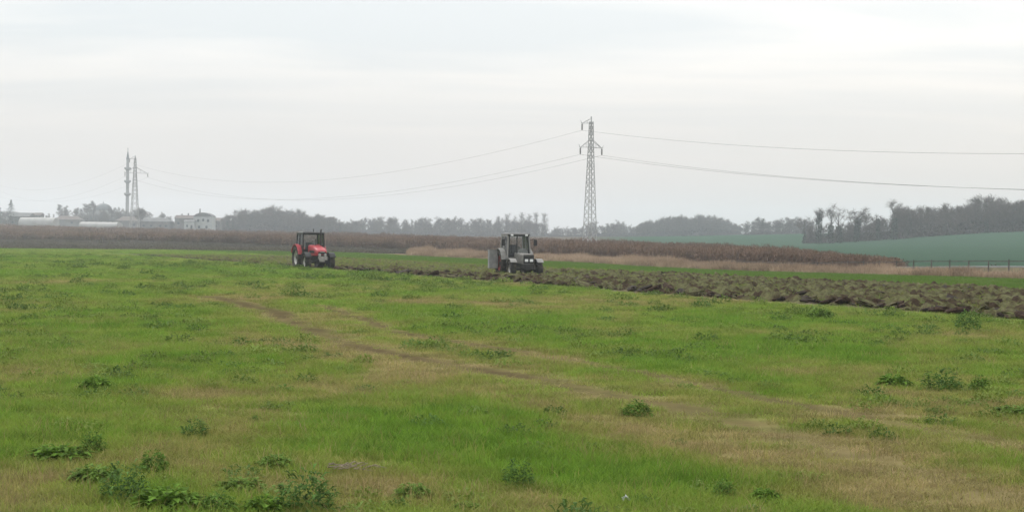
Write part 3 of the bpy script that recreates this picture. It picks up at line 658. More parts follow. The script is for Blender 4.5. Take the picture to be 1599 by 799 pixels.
wood('wood', [(994, 354), (1010, 347), (1040, 342), (1065, 340), (1090, 338), (1120, 341), (1140, 346), (1156, 354)], 880, 960, 200, (0, 1, 2, 0), 'rounded hazy wood on the far rise right of the near pylon', 1.6)
wood('wood', [(862, 356), (900, 356), (928, 349), (945, 349), (962, 346), (985, 351), (1000, 354)], 900, 980, 90, (0, 1, 2, 5), 'low hazy wood behind the foot of the near pylon', 1.6)
wood('wood', [(336, 354), (352, 340), (372, 331), (398, 331), (420, 325), (438, 333), (468, 331), (500, 338), (530, 343), (548, 350)], 790, 870, 210, (0, 1, 2, 4), 'dark grey wooded knoll above the maize behind the red tractor', 1.8)
wood('wood', [(540, 346), (556, 343), (575, 343), (608, 340), (650, 344), (690, 341), (730, 344), (780, 343), (830, 347), (866, 354)], 900, 990, 230, (0, 1, 2, 5, 6), 'thin hazy tree belt behind the maize between the two tractors', 1.5)
wood('hedgerow', [(1160, 352), (1170, 347), (1186, 342), (1200, 347), (1206, 355), (1212, 346), (1235, 341), (1268, 344)], 800, 860, 70, (0, 1, 2), 'hazy trees between the rounded wood and the ivy clad trees', 1.5)
wood('hedgerow', [(-200, 324), (0, 329), (30, 331), (60, 333), (100, 329), (140, 324), (200, 326), (235, 331), (270, 336), (345, 344)], 905, 990, 190, (0, 1, 2, 4, 5), 'grey scrub and gardens behind the village roofs', 2.0, (.5, 1.0))
# a dark bush and scrub at the end of the maize by the road
for ix, d, s_, lab in ((1413, 150, .55, 'small dark bush sticking up beyond the road fence'), (1555, 128, .42, 'low brown bush beyond the road near the right edge')):
    g = on_ground(ix, d); o = link('bush', shrub_mesh(40 + ix, 260)); o.location = g; o.scale = (s_ * .7, s_ * .7, s_ * 1.0); tag(o, lab, 'bush')

def tree_thing(seed, ix, iy_top, d, label, group, spread=.3, clear=.3, nb=9, twig=520, tw=.07, upr=.6, trunk_r=.2, ivy=0, ivy_n=0, name='bare_tree'):
    g = on_ground(ix, d); H = W(ix, iy_top, d)[2] - g[2]; k = H / 10.0
    tr, cr, iv = tree_arrays(seed, 10, spread, clear, nb, twig, tw, upr, trunk_r, ivy, ivy_n)
    r = empty(name, g - [0, 0, .1], seed * 1.3); zt = max(v[2] for v in tr.v + cr.v); r.scale = (k, k, H / zt)
    t_ = tr.build('trunk', bark_m, r); cr.build('crown', twig_m, r)
    if ivy_n: iv.build('ivy', ivy_m, r)
    return tag(r, label, 'tree', group)
gr = 'ivy clad trees on the right hill'
tree_thing(11, 1256, 334, 520, 'short leaning tree at the left end of the ivy clad trees', gr, .34, .3, 8, 420, .07, .35, .2, .5, 160)
tree_thing(12, 1279, 321, 515, 'thick trunked ivy tree, second from the left of its row', gr, .2, .5, 7, 420, .07, .9, .3, .85, 700)
tree_thing(13, 1297, 315, 512, 'slender tall tree with pale round top between two ivy trunks', gr, .27, .5, 9, 330, .05, .85, .24, .5, 320)
tree_thing(14, 1311, 320, 512, 'forked ivy trunk with pale fan of twigs right of the slender tree', gr, .28, .45, 7, 260, .05, .8, .26, .5, 360)
tree_thing(15, 1337, 319, 515, 'broad spreading ivy tree in the middle of the row', gr, .36, .28, 11, 700, .08, .6, .28, .75, 620)
tree_thing(16, 1352, 330, 530, 'low tree behind the broad ivy tree', gr, .33, .3, 8, 420, .07, .6, .2)
tree_thing(17, 1371, 331, 515, 'stubby ivy stump tree left of the umbrella topped tree', gr, .22, .45, 6, 260, .07, .8, .26, .85, 420)
tree_thing(18, 1396, 308, 515, 'tallest tree with umbrella shaped top above the wood edge', gr, .27, .62, 9, 300, .05, .6, .26, .6, 420)
tree_thing(19, 1414, 320, 520, 'bare tree right of the umbrella topped tree', gr, .3, .3, 9, 520, .07, .75, .22, .3, 120)
for i, (ix, iy, lab) in enumerate([(1437, 317, 'thin bare tree standing above the wood right of the umbrella topped tree'), (1478, 313, 'bare tree rising above the low middle of the wood'), (1516, 307, 'feathery tree left of the highest tree of the wood'), (1541, 304, 'highest bare tree on the crest of the wood'),
                                   (1561, 307, 'forked bare tree right of the highest tree of the wood'), (1592, 308, 'bare tree above the wood at the right edge')]):
    tree_thing(80 + i, ix, iy, 525 + 6 * i, lab, 'bare trees above the right wood', .22, .35, 10, 300, .05, .95, .18)
gp = 'bare poplars between the tractors'
for i, (ix, iy, lab) in enumerate([(777, 334, 'leftmost bare poplar above the maize left of the white tractor'), (790, 331, 'second bare poplar from the left in the poplar row'), (803, 334, 'third bare poplar directly above the white tractor cab'),
                                   (814, 329, 'fourth bare poplar in the row above the white tractor'), (826, 331, 'fifth bare poplar in the row above the white tractor'), (838, 328, 'tallest bare poplar right of the white tractor'), (851, 330, 'rightmost poplar of the row, thin and hazy'), (749, 339, 'lone thin tree left of the poplar row')]):
    tree_thing(30 + i, ix, iy, 860, lab, gp, .20, .06, 18, 520, .05, .9, .15, name='poplar_tree')
gv_ = 'trees round the village'
for i, (ix, iy, d, lab, sp) in enumerate([(93, 317, 1050, 'pale thin tree far left of the mosque dome', .2), (103, 319, 1050, 'second pale thin tree left of the mosque dome', .2), (120, 323, 1050, 'low faint tree just left of the dome trees', .3), (136, 316, 960, 'spreading bare tree left of the mosque dome', .34), (146, 311, 960, 'taller bare tree touching the mosque dome', .22),
                                          (182, 322, 1000, 'bare tree between mosque dome and minaret', .34), (219, 322, 780, 'bushy dark tree right of the far pylon foot', .34), (556, 342, 860, 'small tree at the right end of the wooded knoll', .33), (420, 324, 800, 'round topped tree on the summit of the wooded knoll', .36), (608, 338, 880, 'rounded tree standing above the thin tree belt', .36)]):
    tree_thing(60 + i, ix, iy, d, lab, gv_, sp, .25, 10, 620, .11, .7, .2)
def conifer(seed, ix, iy, d, wid, lab):
    g = on_ground(ix, d); H = W(ix, iy, d)[2] - g[2]; r = random.Random(seed); root = empty('conifer_tree', g)
    MB().tube([(0, 0, -.2), (0, 0, H * .9)], [.25, .05], 6).build('trunk', bark_m, root); mb = MB()
    for i in range(700):
        f = r.uniform(.08, 1) ** .8; R = wid * (1.02 - f) * r.uniform(.3, 1.1) * (1 + .3 * math.sin(f * 40)); a = r.uniform(0, 6.28); p = Vector((R * math.cos(a), R * math.sin(a), H * f)); s_ = r.uniform(.25, .5)
        u = Vector((math.cos(a), math.sin(a), -.3)) * s_; v = Vector((-math.sin(a), math.cos(a), .2)) * s_ * .5
        mb.add([p - u, p + v, p + u, p - v], [(0, 1, 2, 3)])
    mb.build('crown', ever_m, root); return tag(root, lab, 'tree', gv_)
conifer(1, 17, 312, 760, 5.5, 'dark conifer standing alone at the far left'); conifer(2, -3, 318, 760, 5.5, 'dark conifer cut by the left edge of the picture')
conifer(3, 275, 336, 790, .9, 'leftmost of three thin cypresses beside the white house'); conifer(4, 284, 334, 790, .9, 'middle of three thin cypresses beside the white house'); conifer(5, 294, 333, 790, .9, 'cypress nearest to the white house'); conifer(6, 312, 326, 800, 1.2, 'dark cypress rising behind the white house roof')

# ------------------------------------------------------------------ village
wall_w = mat('white_render', (.34, .36, .355), .85, var=.08, scale=.6, dirt=(.36, .36, .34)); wall_g = mat('grey_render', (.15, .145, .14), .9, var=.12, scale=.5)
tile_m = mat('weathered_tiles', (.13, .105, .095), .9, var=.2, scale=1.0); slate_m = mat('grey_roof', (.12, .12, .12), .8, var=.15, scale=.5); pale_m = mat('pale_sheeting', (.29, .285, .275), .6, var=.1, scale=.3)
win_m = mat('dark_window', (.05, .06, .065), .25, var=.1); lead_m = mat('lead_dome', (.11, .12, .125), .6, var=.1, scale=.4); stone_m = mat('pale_stone', (.27, .27, .26), .85, var=.1, scale=.6)
def house(ix0, ix1, iy_eave, iy_ridge, d, label, wm_, rm, name='house', depth=8.0, windows=(), hip=0.0, rz=0.0, ridge_x=True, floor=None):
    ixc = (ix0 + ix1) / 2; g = on_ground(ixc, d); w = (ix1 - ix0) / FPX * d; he = W(ixc, iy_eave, d)[2] - g[2]; hr = W(ixc, iy_ridge, d)[2] - g[2]
    r = empty(name, g, rz); MB().box((0, 0, he / 2 - 1), (w, depth, he + 2)).build('wall', wm_, r); o_ = .35; mb = MB()
    if ridge_x:
        xh = w / 2 + o_; xr = xh - hip
        mb.add([(-xh, -depth / 2 - o_, he), (xh, -depth / 2 - o_, he), (xh, depth / 2 + o_, he), (-xh, depth / 2 + o_, he), (-xr, 0, hr), (xr, 0, hr)], [(0, 1, 5, 4), (1, 2, 5), (2, 3, 4, 5), (3, 0, 4), (3, 2, 1, 0)])
    else:
        n_ = 7; pr = [(-(w / 2 + o_) + (w + 2 * o_) * j / (n_ - 1), he + (hr - he) * math.sin(math.pi * j / (n_ - 1)) ** .8) for j in range(n_)]
        mb.loft([[(a, -depth / 2 - o_, b) for a, b in pr], [(a, depth / 2 + o_, b) for a, b in pr]])
    mb.build('roof', rm, r)
    for fx, fz_, ww, hh in windows:
        f = MB(); f.box((fx * w, -depth / 2 - .03, fz_ * he), (ww, .12, hh)); wo = f.build('window', win_m, r)
        f = MB(); f.box((fx * w, -depth / 2 - .10, fz_ * he - hh / 2 - .08), (ww + .3, .2, .12)); f.build('sill', wall_w, wo)
    return tag(r, label, 'house' if name == 'house' else 'shed', 'village buildings')
house(305, 334, 338, 332, 770, 'white two storey house with rounded gable above the maize', wall_w, slate_m, depth=9, ridge_x=False, windows=[(-.25, .72, 1.1, 1.3), (.02, .76, 1.0, 1.2), (.28, .72, 1.1, 1.3), (-.2, .3, 1.1, 1.3), (.2, .3, 1.1, 1.3)])
house(290, 305, 346, 343, 765, 'low white annex left of the two storey white house', wall_w, slate_m, depth=7, windows=[(-.2, .55, .9, 1.1), (.25, .45, 1.0, 1.8)])
house(276, 304, 341, 336, 790, 'grey house with dark roof behind the white annex', wall_g, tile_m, depth=9, windows=[(-.3, .6, 1, 1.2), (.2, .6, 1, 1.2)])
house(333, 345, 345, 340, 785, 'small dark roofed house right of the white house', wall_g, tile_m, depth=7, windows=[(0, .5, 1, 1.1)])
house(221, 268, 346, 340, 790, 'long grey roofed house right of the far pylon', wall_g, slate_m, depth=10, hip=3, windows=[(-.35, .5, 1, 1.1), (-.1, .5, 1, 1.1), (.2, .5, 1, 1.1), (.38, .5, 1, 1.1)])
house(18, 50, 338, 332, 770, 'grey house with low roof beside the lone conifer', wall_g, slate_m, depth=10, windows=[(-.3, .5, 1.1, 1.1), (.1, .5, 1.1, 1.1)])
house(54, 66, 336, 332, 900, 'tiny faint house behind the pale shed', wall_g, tile_m, depth=7, windows=[(0, .6, 1, 1)])
house(88, 128, 343, 337, 880, 'brown roofed house between the pale sheds and the mosque', wall_g, tile_m, depth=10, hip=3, windows=[(-.3, .5, 1.1, 1.2), (.2, .5, 1.1, 1.2)])
house(184, 222, 345, 338, 830, 'dark roofed house at the foot of the minaret', wall_g, tile_m, depth=10, hip=3, windows=[(-.3, .5, 1.1, 1.2), (.25, .5, 1.1, 1.2)])
def tunnel(ix0, ix1, iy, d, label, rz):
    g = on_ground((ix0 + ix1) / 2, d); w = (ix1 - ix0) / FPX * d / math.cos(rz); h = W((ix0 + ix1) / 2, iy, d)[2] - g[2]; r = empty('long_shed', g, rz); R = 4.0
    pr = [(R * math.cos(a), h * .45 + h * .55 * math.sin(a)) for a in np.linspace(0, math.pi, 11)]
    MB().loft([[(-w / 2, y, z) for y, z in pr], [(w / 2, y, z) for y, z in pr]]).build('roof', pale_m, r)
    MB().box((0, 0, h * .225 - .5), (w - .1, 2 * R - .1, h * .45 + 1)).build('wall', pale_m, r)
    return tag(r, label, 'shed', 'village buildings')
tunnel(33, 89, 339.5, 740, 'long pale shed with curved roof at the far left', -.12); tunnel(127, 188, 346.5, 760, 'long low pale shed in front of the mosque', -.16)

d = 980; g = on_ground(161, d); mosque = empty('mosque', g); zz = lambda iy: W(161, iy, d)[2] - g[2]; px = d / FPX
MB().box((0, 0, zz(336) / 2 - 2), (50 * px, 18, zz(336) + 4)).build('wall', wall_g, mosque)
MB().box((0, 0, (zz(336) + zz(330)) / 2), (36 * px, 14, zz(330) - zz(336))).build('upper_wall', stone_m, mosque)
MB().lathe([(zz(331), 14.5 * px), (zz(328.5), 14.5 * px), (zz(328.5), 13.6 * px)], 20).build('drum', stone_m, mosque)
dome = MB().lathe([(zz(328.5) + (zz(317.5) - zz(328.5)) * math.sin(a), 13.6 * px * math.cos(a) + .02) for a in np.linspace(0, math.pi / 2, 10)], 24).build('dome', lead_m, mosque, smooth=True)
MB().lathe([(zz(318), .25), (zz(317), .35), (zz(316), .12), (zz(313.5), .03)], 8).build('finial', lead_m, dome)
for i in range(7):
    f = MB(); f.box(((i - 3) * 2.6, -9.03, zz(342)), (1.0, .2, 2.0)); w_ = f.build('window', win_m, mosque)
    f = MB(); f.box(((i - 3) * 2.6, -9.1, zz(342) - 1.1), (1.3, .3, .15)); f.build('sill', stone_m, w_)
tag(mosque, 'grey mosque with a lead dome among the village roofs', 'mosque')
d = 980; g = on_ground(198.5, d); mina = empty('minaret', g); zz = lambda iy: W(199, iy, d)[2] - g[2]
MB().box((0, 0, zz(338) / 2 - 1), (3.6, 3.6, zz(338) + 2)).build('base', stone_m, mina)
prof = [(zz(338), 1.6), (zz(334), 1.15), (zz(304), 1.05), (zz(284), 1.0), (zz(264), .95), (zz(249), .9)]
MB().lathe(prof, 14).build('shaft', stone_m, mina, smooth=True)
for iy in (304, 284, 264):
    b = MB().lathe([(zz(iy + 3), 1.0), (zz(iy + 1), 1.5), (zz(iy), 2.2), (zz(iy - 2.6), 2.2), (zz(iy - 2.6), 2.0), (zz(iy), 2.0)], 14).build('balcony', stone_m, mina)
MB().lathe([(zz(249), 1.1), (zz(241), .55), (zz(235), .14)], 14).build('spire', lead_m, mina); MB().lathe([(zz(235), .16), (zz(233.5), .22), (zz(230), .04)], 6).build('finial', lead_m, mina)
tag(mina, 'slender grey minaret with three balconies and pointed spire', 'minaret')

# ------------------------------------------------------------------ pylons and cables
steel_m = mat('galvanised_steel', (.36, .365, .365), .7, 0, var=.15, scale=1.5); glass_ins = mat('insulator_glass', (.10, .09, .085), .3, var=.1)
LDIR = Vector((149, -270, 0)).normalized(); PROT = math.atan2(149, 270)      # arms stand across the line
def pylon(ix, d, iy_base, iy_top, arms, iy_arm, iy_topl, label, steel_w=.095, panels=11, wtop=.36, wbase=1.0):
    b = W(ix, iy_base, d); gz_ = T(b[0], b[1]); b[2] = gz_; H = W(ix, iy_top, d)[2] - b[2]; za = W(ix, iy_arm, d)[2] - b[2]; zt = W(ix, iy_topl, d)[2] - b[2]
    r = empty('power_pylon', b, PROT); Hb = H - .9
    hw = lambda z: wbase + (wtop - wbase) * min(1, z / za) if z < za else wtop + (.26 - wtop) * (z - za) / (Hb - za)
    for sx in (-1, 1):
        for sy in (-1, 1):
            mb = MB(); zs = [-.3, za, Hb]
            for z0, z1 in zip(zs[:-1], zs[1:]): mb.bar((sx * hw(z0), sy * hw(z0), z0), (sx * hw(z1), sy * hw(z1), z1), steel_w)
            mb.build('leg', steel_m, r)
    zs = [0.6]
    while zs[-1] < Hb - .5: zs.append(zs[-1] + max(1.05, hw(zs[-1]) * 1.75))
    zs[-1] = Hb
    for i, (z0, z1) in enumerate(zip(zs[:-1], zs[1:])):
        a, c = hw(z0), hw(z1)
        for fx, fy in ((1, 0), (-1, 0), (0, 1), (0, -1)):
            def P_(u, w, z): return (fx * w + (u * w if fx == 0 else 0), fy * w + (u * w if fy == 0 else 0), z)
            for q in (-1, 1):
                mb = MB(); mb.bar(P_(q, a, z0), P_(-q, c, z1), steel_w * .5); mb.build('brace', steel_m, r)
        if i % 3 == 2:
            mb = MB()
            for p, q in (((-c, -c), (c, -c)), ((c, -c), (c, c)), ((c, c), (-c, c)), ((-c, c), (-c, -c))): mb.bar((*p, z1), (*q, z1), steel_w * .6)
            mb.build('belt', steel_m, r)
    MB().bar((0, 0, Hb - .6), (0, 0, H), steel_w * 1.6).build('peak', steel_m, r)
    att = []
    for L, z, rise in arms:
        z = {'a': za, 't': zt}[z]; sg = 1 if L > 0 else -1; w = hw(z); mb = MB(); tip = (L, 0, z - .1)
        for sy in (-1, 1):
            mb.bar((sg * w, sy * w, z), tip, steel_w * .7); mb.bar((sg * hw(z + rise), sy * hw(z + rise), z + rise), tip, steel_w * .7)
        for f in (.35, .68):
            lo = Vector((sg * w, 0, z)).lerp(Vector(tip), f); hi = Vector((sg * w, 0, z + rise)).lerp(Vector(tip), f); mb.bar(lo, hi, steel_w * .45)
        mb.bar((L - sg * .25, 0, z - .12), (L + sg * .2, 0, z - .02), steel_w)
        mb.bar((L + sg * .02, 0, z - .1), (L + sg * .35, 0, z + .42), steel_w * .6)
        am = mb.build('cross_arm', steel_m, r)
        pr = [(z - .15, .05)]
        for i in range(7): q = z - .25 - i * .15; pr += [(q, .07), (q - .04, .17), (q - .10, .17), (q - .12, .07)]
        pr.append((z - 1.35, .05)); MB().lathe(pr, 8, c=(L, 0, 0)).build('insulator', glass_ins, am)
        rot = Matrix.Rotation(PROT, 3, 'Z'); att.append(Vector(b) + rot @ Vector((L, 0, z - 1.38)))
    return tag(r, label, 'pylon'), att
pA, atA = pylon(921, 280, 397, 182, [(-2.25, 'a', 1.25), (2.35, 'a', 1.25), (-1.95, 't', .75)], 230, 192.5, 'tall lattice power pylon standing in the maize right of centre')
pB, atB = pylon(210.5, 550, 352, 243, [(-3.6, 'a', 2.0), (4.6, 'a', 2.0), (-2.0, 't', .9)], 270, 248, 'hazy lattice power pylon beside the minaret', .15, wbase=1.5, wtop=.45)
cable_m = mat('aluminium_cable', (.12, .12, .12), .6, .2, var=.1)
def cable(a, b, sag, label, rad=.019):
    a, b = Vector(a), Vector(b); pts = []
    for i in range(41):
        f = i / 40; p = a.lerp(b, f); p.z -= 4 * sag * f * (1 - f); pts.append(p)
    o = MB().tube(pts, rad, 5).build('power_cable', cable_m); return tag(o, label, 'cable')
nm = ('lower left', 'lower right', 'upper')
for i in range(3):
    right_end = atA[i] + LDIR * 308 + Vector((0, 0, -1.5)); left_end = atB[i] - LDIR * 300 + Vector((0, 0, 4))
    w_ = nm[i]
    cable(atA[i], right_end, 9.3, 'power cable running right from the %s arm of the near pylon' % w_)
    cable(atA[i], atB[i], 8.2, 'power cable between the pylons from the %s arm of the near pylon' % w_, .017)
    cable(atB[i], left_end, 8.2, 'faint power cable running left from the %s arm of the hazy pylon' % w_, .015)

# ------------------------------------------------------------------ tractors
rub_m = mat('muddy_tyre', (.035, .033, .031), .9, var=.25, scale=5, dirt=(.10, .085, .065)); iron_m = mat('dark_iron', (.035, .035, .036), .6, var=.2, scale=6, dirt=(.07, .06, .05))
black_m = mat('black_cab_frame', (.022, .023, .025), .5, var=.2, scale=6); red_m = mat('red_paint', (.40, .035, .05), .4, var=.12, scale=5, dirt=(.34, .055, .05), spec=.5)
cream_m = mat('worn_white_paint', (.25, .245, .235), .5, var=.1, scale=5, dirt=(.22, .21, .19)); greyp_m = mat('grey_panel', (.235, .24, .24), .5, var=.1, scale=3, dirt=(.36, .36, .34))
lamp_m = mat('headlamp_glass', (.80, .82, .82), .15, var=.03, spec=.6); alu_m = mat('bare_metal', (.42, .41, .39), .45, .4, var=.2, scale=6); seat_m = mat('seat_vinyl', (.05, .05, .055), .6)
dhood_m = mat('dusty_grey_hood', (.17, .165, .155), .6, var=.15, scale=5, dirt=(.11, .10, .09)); droof_m = mat('dark_grey_roof', (.13, .13, .13), .6, var=.15, scale=4); dred_m = mat('faded_red', (.26, .06, .055), .6, var=.2, scale=5, dirt=(.16, .08, .06)); mir_m = mat('mirror_back', (.03, .03, .032), .5)
gm, nt, b_ = new_mat('cab_glass'); n_, l_ = nt.nodes, nt.links
tb = n_.new('ShaderNodeBsdfTransparent'); tb.inputs[0].default_value = (.93, .95, .95, 1); gb = n_.new('ShaderNodeBsdfGlossy'); gb.inputs['Roughness'].default_value = .03
lw = n_.new('ShaderNodeLayerWeight'); lw.inputs['Blend'].default_value = .25; ms = n_.new('ShaderNodeMixShader')
l_.new(lw.outputs['Fresnel'], ms.inputs[0]); l_.new(tb.outputs[0], ms.inputs[1]); l_.new(gb.outputs[0], ms.inputs[2]); l_.new(ms.outputs[0], n_['Material Output'].inputs['Surface'])

def wheel(root, x, y, R, w, rim_mat, out):
    r = MB(); h = w / 2
    r.lathe([(-h * .55, R * .60), (-h * .95, R * .72), (-h, R * .84), (-h * .85, R * .94), (-h * .4, R * .965), (h * .4, R * .965), (h * .85, R * .94), (h, R * .84), (h * .95, R * .72), (h * .55, R * .60), (-h * .55, R * .60)], 32, 'x', (x, y, R))
    nl = 20
    for i in range(nl):
        for sd in (-1, 1):
            a = 2 * math.pi * (i + (.5 if sd > 0 else 0)) / nl; a2 = a + .16
            p = Vector((x + sd * h * .05, y + R * .975 * math.cos(a), R + R * .975 * math.sin(a))); q = Vector((x + sd * h * .92, y + R * .945 * math.cos(a2), R + R * .945 * math.sin(a2)))
            r.bar(p, q, R * .065, R * .07, up=(0, math.cos(a), math.sin(a)))
    wo = link('wheel', r.mesh('tyre', rub_m), root)
    o = out; MB().lathe([(x + o * h * .55, R * .61), (x + o * h * .62, R * .57), (x + o * h * .2, R * .50), (x + o * h * .12, R * .30), (x + o * h * .3, R * .22), (x + o * h * .3, .001)], 24, 'x', (0, y, R)).build('rim', rim_mat, wo)
    hb = MB(); hb.lathe([(x + o * h * .1, R * .17), (x + o * h * .5, R * .15), (x + o * h * .52, .001)], 12, 'x', (0, y, R))
    for i in range(6): a = i * math.pi / 3; hb.box((x + o * h * .34, y + R * .25 * math.cos(a), R + R * .25 * math.sin(a)), (.03, .035, .035))
    hb.build('hub', iron_m, wo); return wo
def arc_fender(root, x0, x1, y, zc, R, a0, a1, m, th=.035, lip=.06):
    n = 9; A = [math.radians(a0 + (a1 - a0) * i / (n - 1)) for i in range(n)]
    poly = [(y + R * math.cos(a), zc + R * math.sin(a)) for a in A] + [(y + (R + th) * math.cos(a), zc + (R + th) * math.sin(a)) for a in reversed(A)]
    mb = MB(); mb.loft([[(x0, *p) for p in poly], [(x1, *p) for p in poly]]); return mb.build('fender', m, root)
def pane(root, q, m=gm, th=.012):
    q = [Vector(p) for p in q]; n = (q[1] - q[0]).cross(q[3] - q[0]).normalized() * th; mb = MB(); mb.add([p - n / 2 for p in q] + [p + n / 2 for p in q], [(3, 2, 1, 0), (4, 5, 6, 7), (0, 1, 5, 4), (1, 2, 6, 5), (2, 3, 7, 6), (3, 0, 4, 7)])
    return mb.build('window_pane', m, root)
def hood_sec(y, w, z0, z1, round_=.35):
    h = w / 2; r = min(h, (z1 - z0)) * round_; pts = [(-h * .96, y, z0), (-h, y, z1 - r * 1.6)]
    for a in (150, 120, 95): pts.append((-h + r + r * math.cos(math.radians(a)), y, z1 - r + r * math.sin(math.radians(a)) * 1.0))
    pts += [(-p[0], p[1], p[2]) for p in reversed(pts)]; return pts

def tractor(style, loc, rz, label):
    """local -Y is forward"""
    red = style == 'red'; body = red_m if red else cream_m; frame = black_m if red else cream_m
    t = empty('tractor', loc, rz); YR, YF = 1.12, -1.10
    RR, RW, FR, FWD = (.80, .46, .53, .40) if red else (.76, .42, .47, .36)
    xr, xf = (.80, .86) if red else (.78, .84)
    for sx in (-1, 1):
        wheel(t, sx * xr, YR, RR, RW, dred_m if not red else alu_m, sx); wheel(t, sx * xf, YF, FR, FWD, alu_m, sx)
    ch = MB(); ch.box((0, .55, .80), (.52, 1.5, .50)); ch.box((0, -.75, .72), (.40, 1.5, .36)); ch.tube([(-xr, YR, RR), (xr, YR, RR)], .13, 10); ch.box((0, .2, .58), (.95, .55, .10)); ch.build('chassis', iron_m, t, .01)
    ax = MB(); ax.tube([(-xf, YF, FR), (-.3, YF, FR - .02), (.3, YF, FR - .02), (xf, YF, FR)], [.10, .08, .08, .10], 8); ax.box((0, YF, FR + .04), (.34, .4, .28)); ax.build('front_axle', iron_m, t)
    if red:
        hd = MB().loft([hood_sec(-.02, .86, .98, 1.68), hood_sec(-.6, .84, .96, 1.64), hood_sec(-1.3, .78, .94, 1.53), hood_sec(-1.75, .72, .96, 1.40), hood_sec(-1.92, .62, 1.02, 1.29)]).build('hood', red_m, t, .015)
        MB().box((0, -1.80, .84), (.52, .30, .34)).box((0, -1.955, 1.13), (.56, .05, .13)).build('grille', black_m, t, .01)
        for sx in (-1, 1):
            MB().lathe([(-.05, .085), (.03, .10), (.05, .09), (.055, .001)], 14, 'z').build('headlight', alu_m, t).matrix_local = Matrix.Translation((sx * .20, -1.965, 1.02)) @ Matrix.Rotation(math.pi / 2, 4, 'X')
            arc_fender(t, sx * (xf - .19), sx * (xf + .22), YF, FR, FR + .10, 38, 150, black_m)
        fb = MB(); fb.box((0, -2.05, .83), (.60, .22, .18)); fb.box((-.06, -2.09, .66), (.34, .16, .20)); [fb.box((-.24 + .12 * i, -2.18, .80), (.09, .10, .26)) for i in range(5)]; fb.build('front_weight', alu_m, t, .01)
        MB().box((0, -1.99, 1.22), (.30, .012, .07)).build('badge_plate', cream_m, t)
        for sx in (-1, 1):
            MB().box((sx * .425, -.9, 1.22), (.012, 1.1, .16)).build('side_grille', black_m, t)
    else:
        hd = MB().loft([hood_sec(-.1, .74, .80, 1.40, .2), hood_sec(-1.0, .74, .78, 1.36, .2), hood_sec(-1.78, .70, .74, 1.31, .2)]).build('hood', dhood_m, t, .012)
        MB().box((0, -1.80, 1.02), (.62, .06, .46)).build('grille', black_m, t, .01)
        for i in range(6): MB().box((0, -1.835, .83 + .075 * i), (.58, .014, .018)).build('grille_bar', iron_m, t)
        for sx in (-1, 1):
            MB().box((sx * .155, -1.845, .965), (.20, .05, .15)).build('headlight', lamp_m, t, .012)
            f = arc_fender(t, sx * (xf - .20), sx * (xf + .20), YF, FR, FR + .09, 35, 140, cream_m)
        bb = MB(); bb.box((0, -1.86, .62), (.74, .26, .24)); [bb.box((-.27 + .135 * i, -2.03, .60), (.10, .12, .30)) for i in range(5)]; bb.build('front_weight', iron_m, t, .01)
    for sx in (-1, 1):
        f = arc_fender(t, sx * (xr - .30), sx * (xr + .25), YR, RR, RR + .09, 20, 165, body)
        MB().prism([(YR + (RR + .09) * math.cos(math.radians(a)), RR + (RR + .09) * math.sin(math.radians(a))) for a in range(25, 166, 14)] + [(YR - .75, 1.0), (YR + .6, 1.0)], sx * (xr - .32), sx * (xr - .30)).build('fender_side', body, t)
        st_ = MB(); st_.box((sx * .62, .02, .45), (.34, .26, .04)); st_.box((sx * .64, .02, .72), (.30, .24, .04)); st_.box((sx * .47, .02, .6), (.03, .2, .5)); st_.build('step', iron_m, t)
    # cab
    wb, wt = (.78, .74) if red else (.74, .66); zb, zt = 1.08, (2.42 if red else 2.40); yf, yb = (.02, 1.55) if red else (.05, 1.50); yft = yf + (.10 if red else .16); ybt = yb - .08
    cb_ = MB(); pw = .085 if red else .075
    fl = MB(); fl.box((0, (yf + yb) / 2, zb - .06), (2 * wb - .14, yb - yf - .04, .10)); fl.build('cab_floor', iron_m, t)
    P = {}
    for sx in (-1, 1):
        for k_, y0_, y1_ in (('a', yf, yft), ('b', (yf + yb) / 2 + .05, (yft + ybt) / 2 + .05), ('c', yb, ybt)):
            P[k_, sx, 0] = Vector((sx * wb, y0_, zb)); P[k_, sx, 1] = Vector((sx * wt, y1_, zt))
            MB().bar(P[k_, sx, 0], P[k_, sx, 1], pw, pw).build('pillar', frame, t)
            if not red and k_ == 'a': MB().bar(P[k_, sx, 0] + Vector((-sx * .085, -.01, 0)), P[k_, sx, 1] + Vector((-sx * .085, -.01, 0)), .10, .04).build('window_seal', black_m, t)
        for z_ in ((.0,)): MB().bar(P['a', sx, 0], P['c', sx, 0], .09, .09).build('cab_sill', frame, t)
        MB().bar(P['a', sx, 1], P['c', sx, 1], .08, .08).build('roof_rail', frame, t)
        lerp = lambda k_, f: P[k_, sx, 0].lerp(P[k_, sx, 1], f)
        lo = .10; pane(t, [lerp('a', lo), lerp('b', lo), lerp('b', .97), lerp('a', .97)]); pane(t, [lerp('b', .30), lerp('c', .30), lerp('c', .97), lerp('b', .97)])
        q = [lerp('b', 0), lerp('c', 0), lerp('c', .30), lerp('b', .30)]; pane(t, q, body if red else cream_m, .03).name = 'side_panel'
        MB().bar(lerp('a', .35) + Vector((sx * .05, .08, 0)), lerp('a', .35) + Vector((sx * .05, .24, .0)), .03).build('door_handle', iron_m, t)
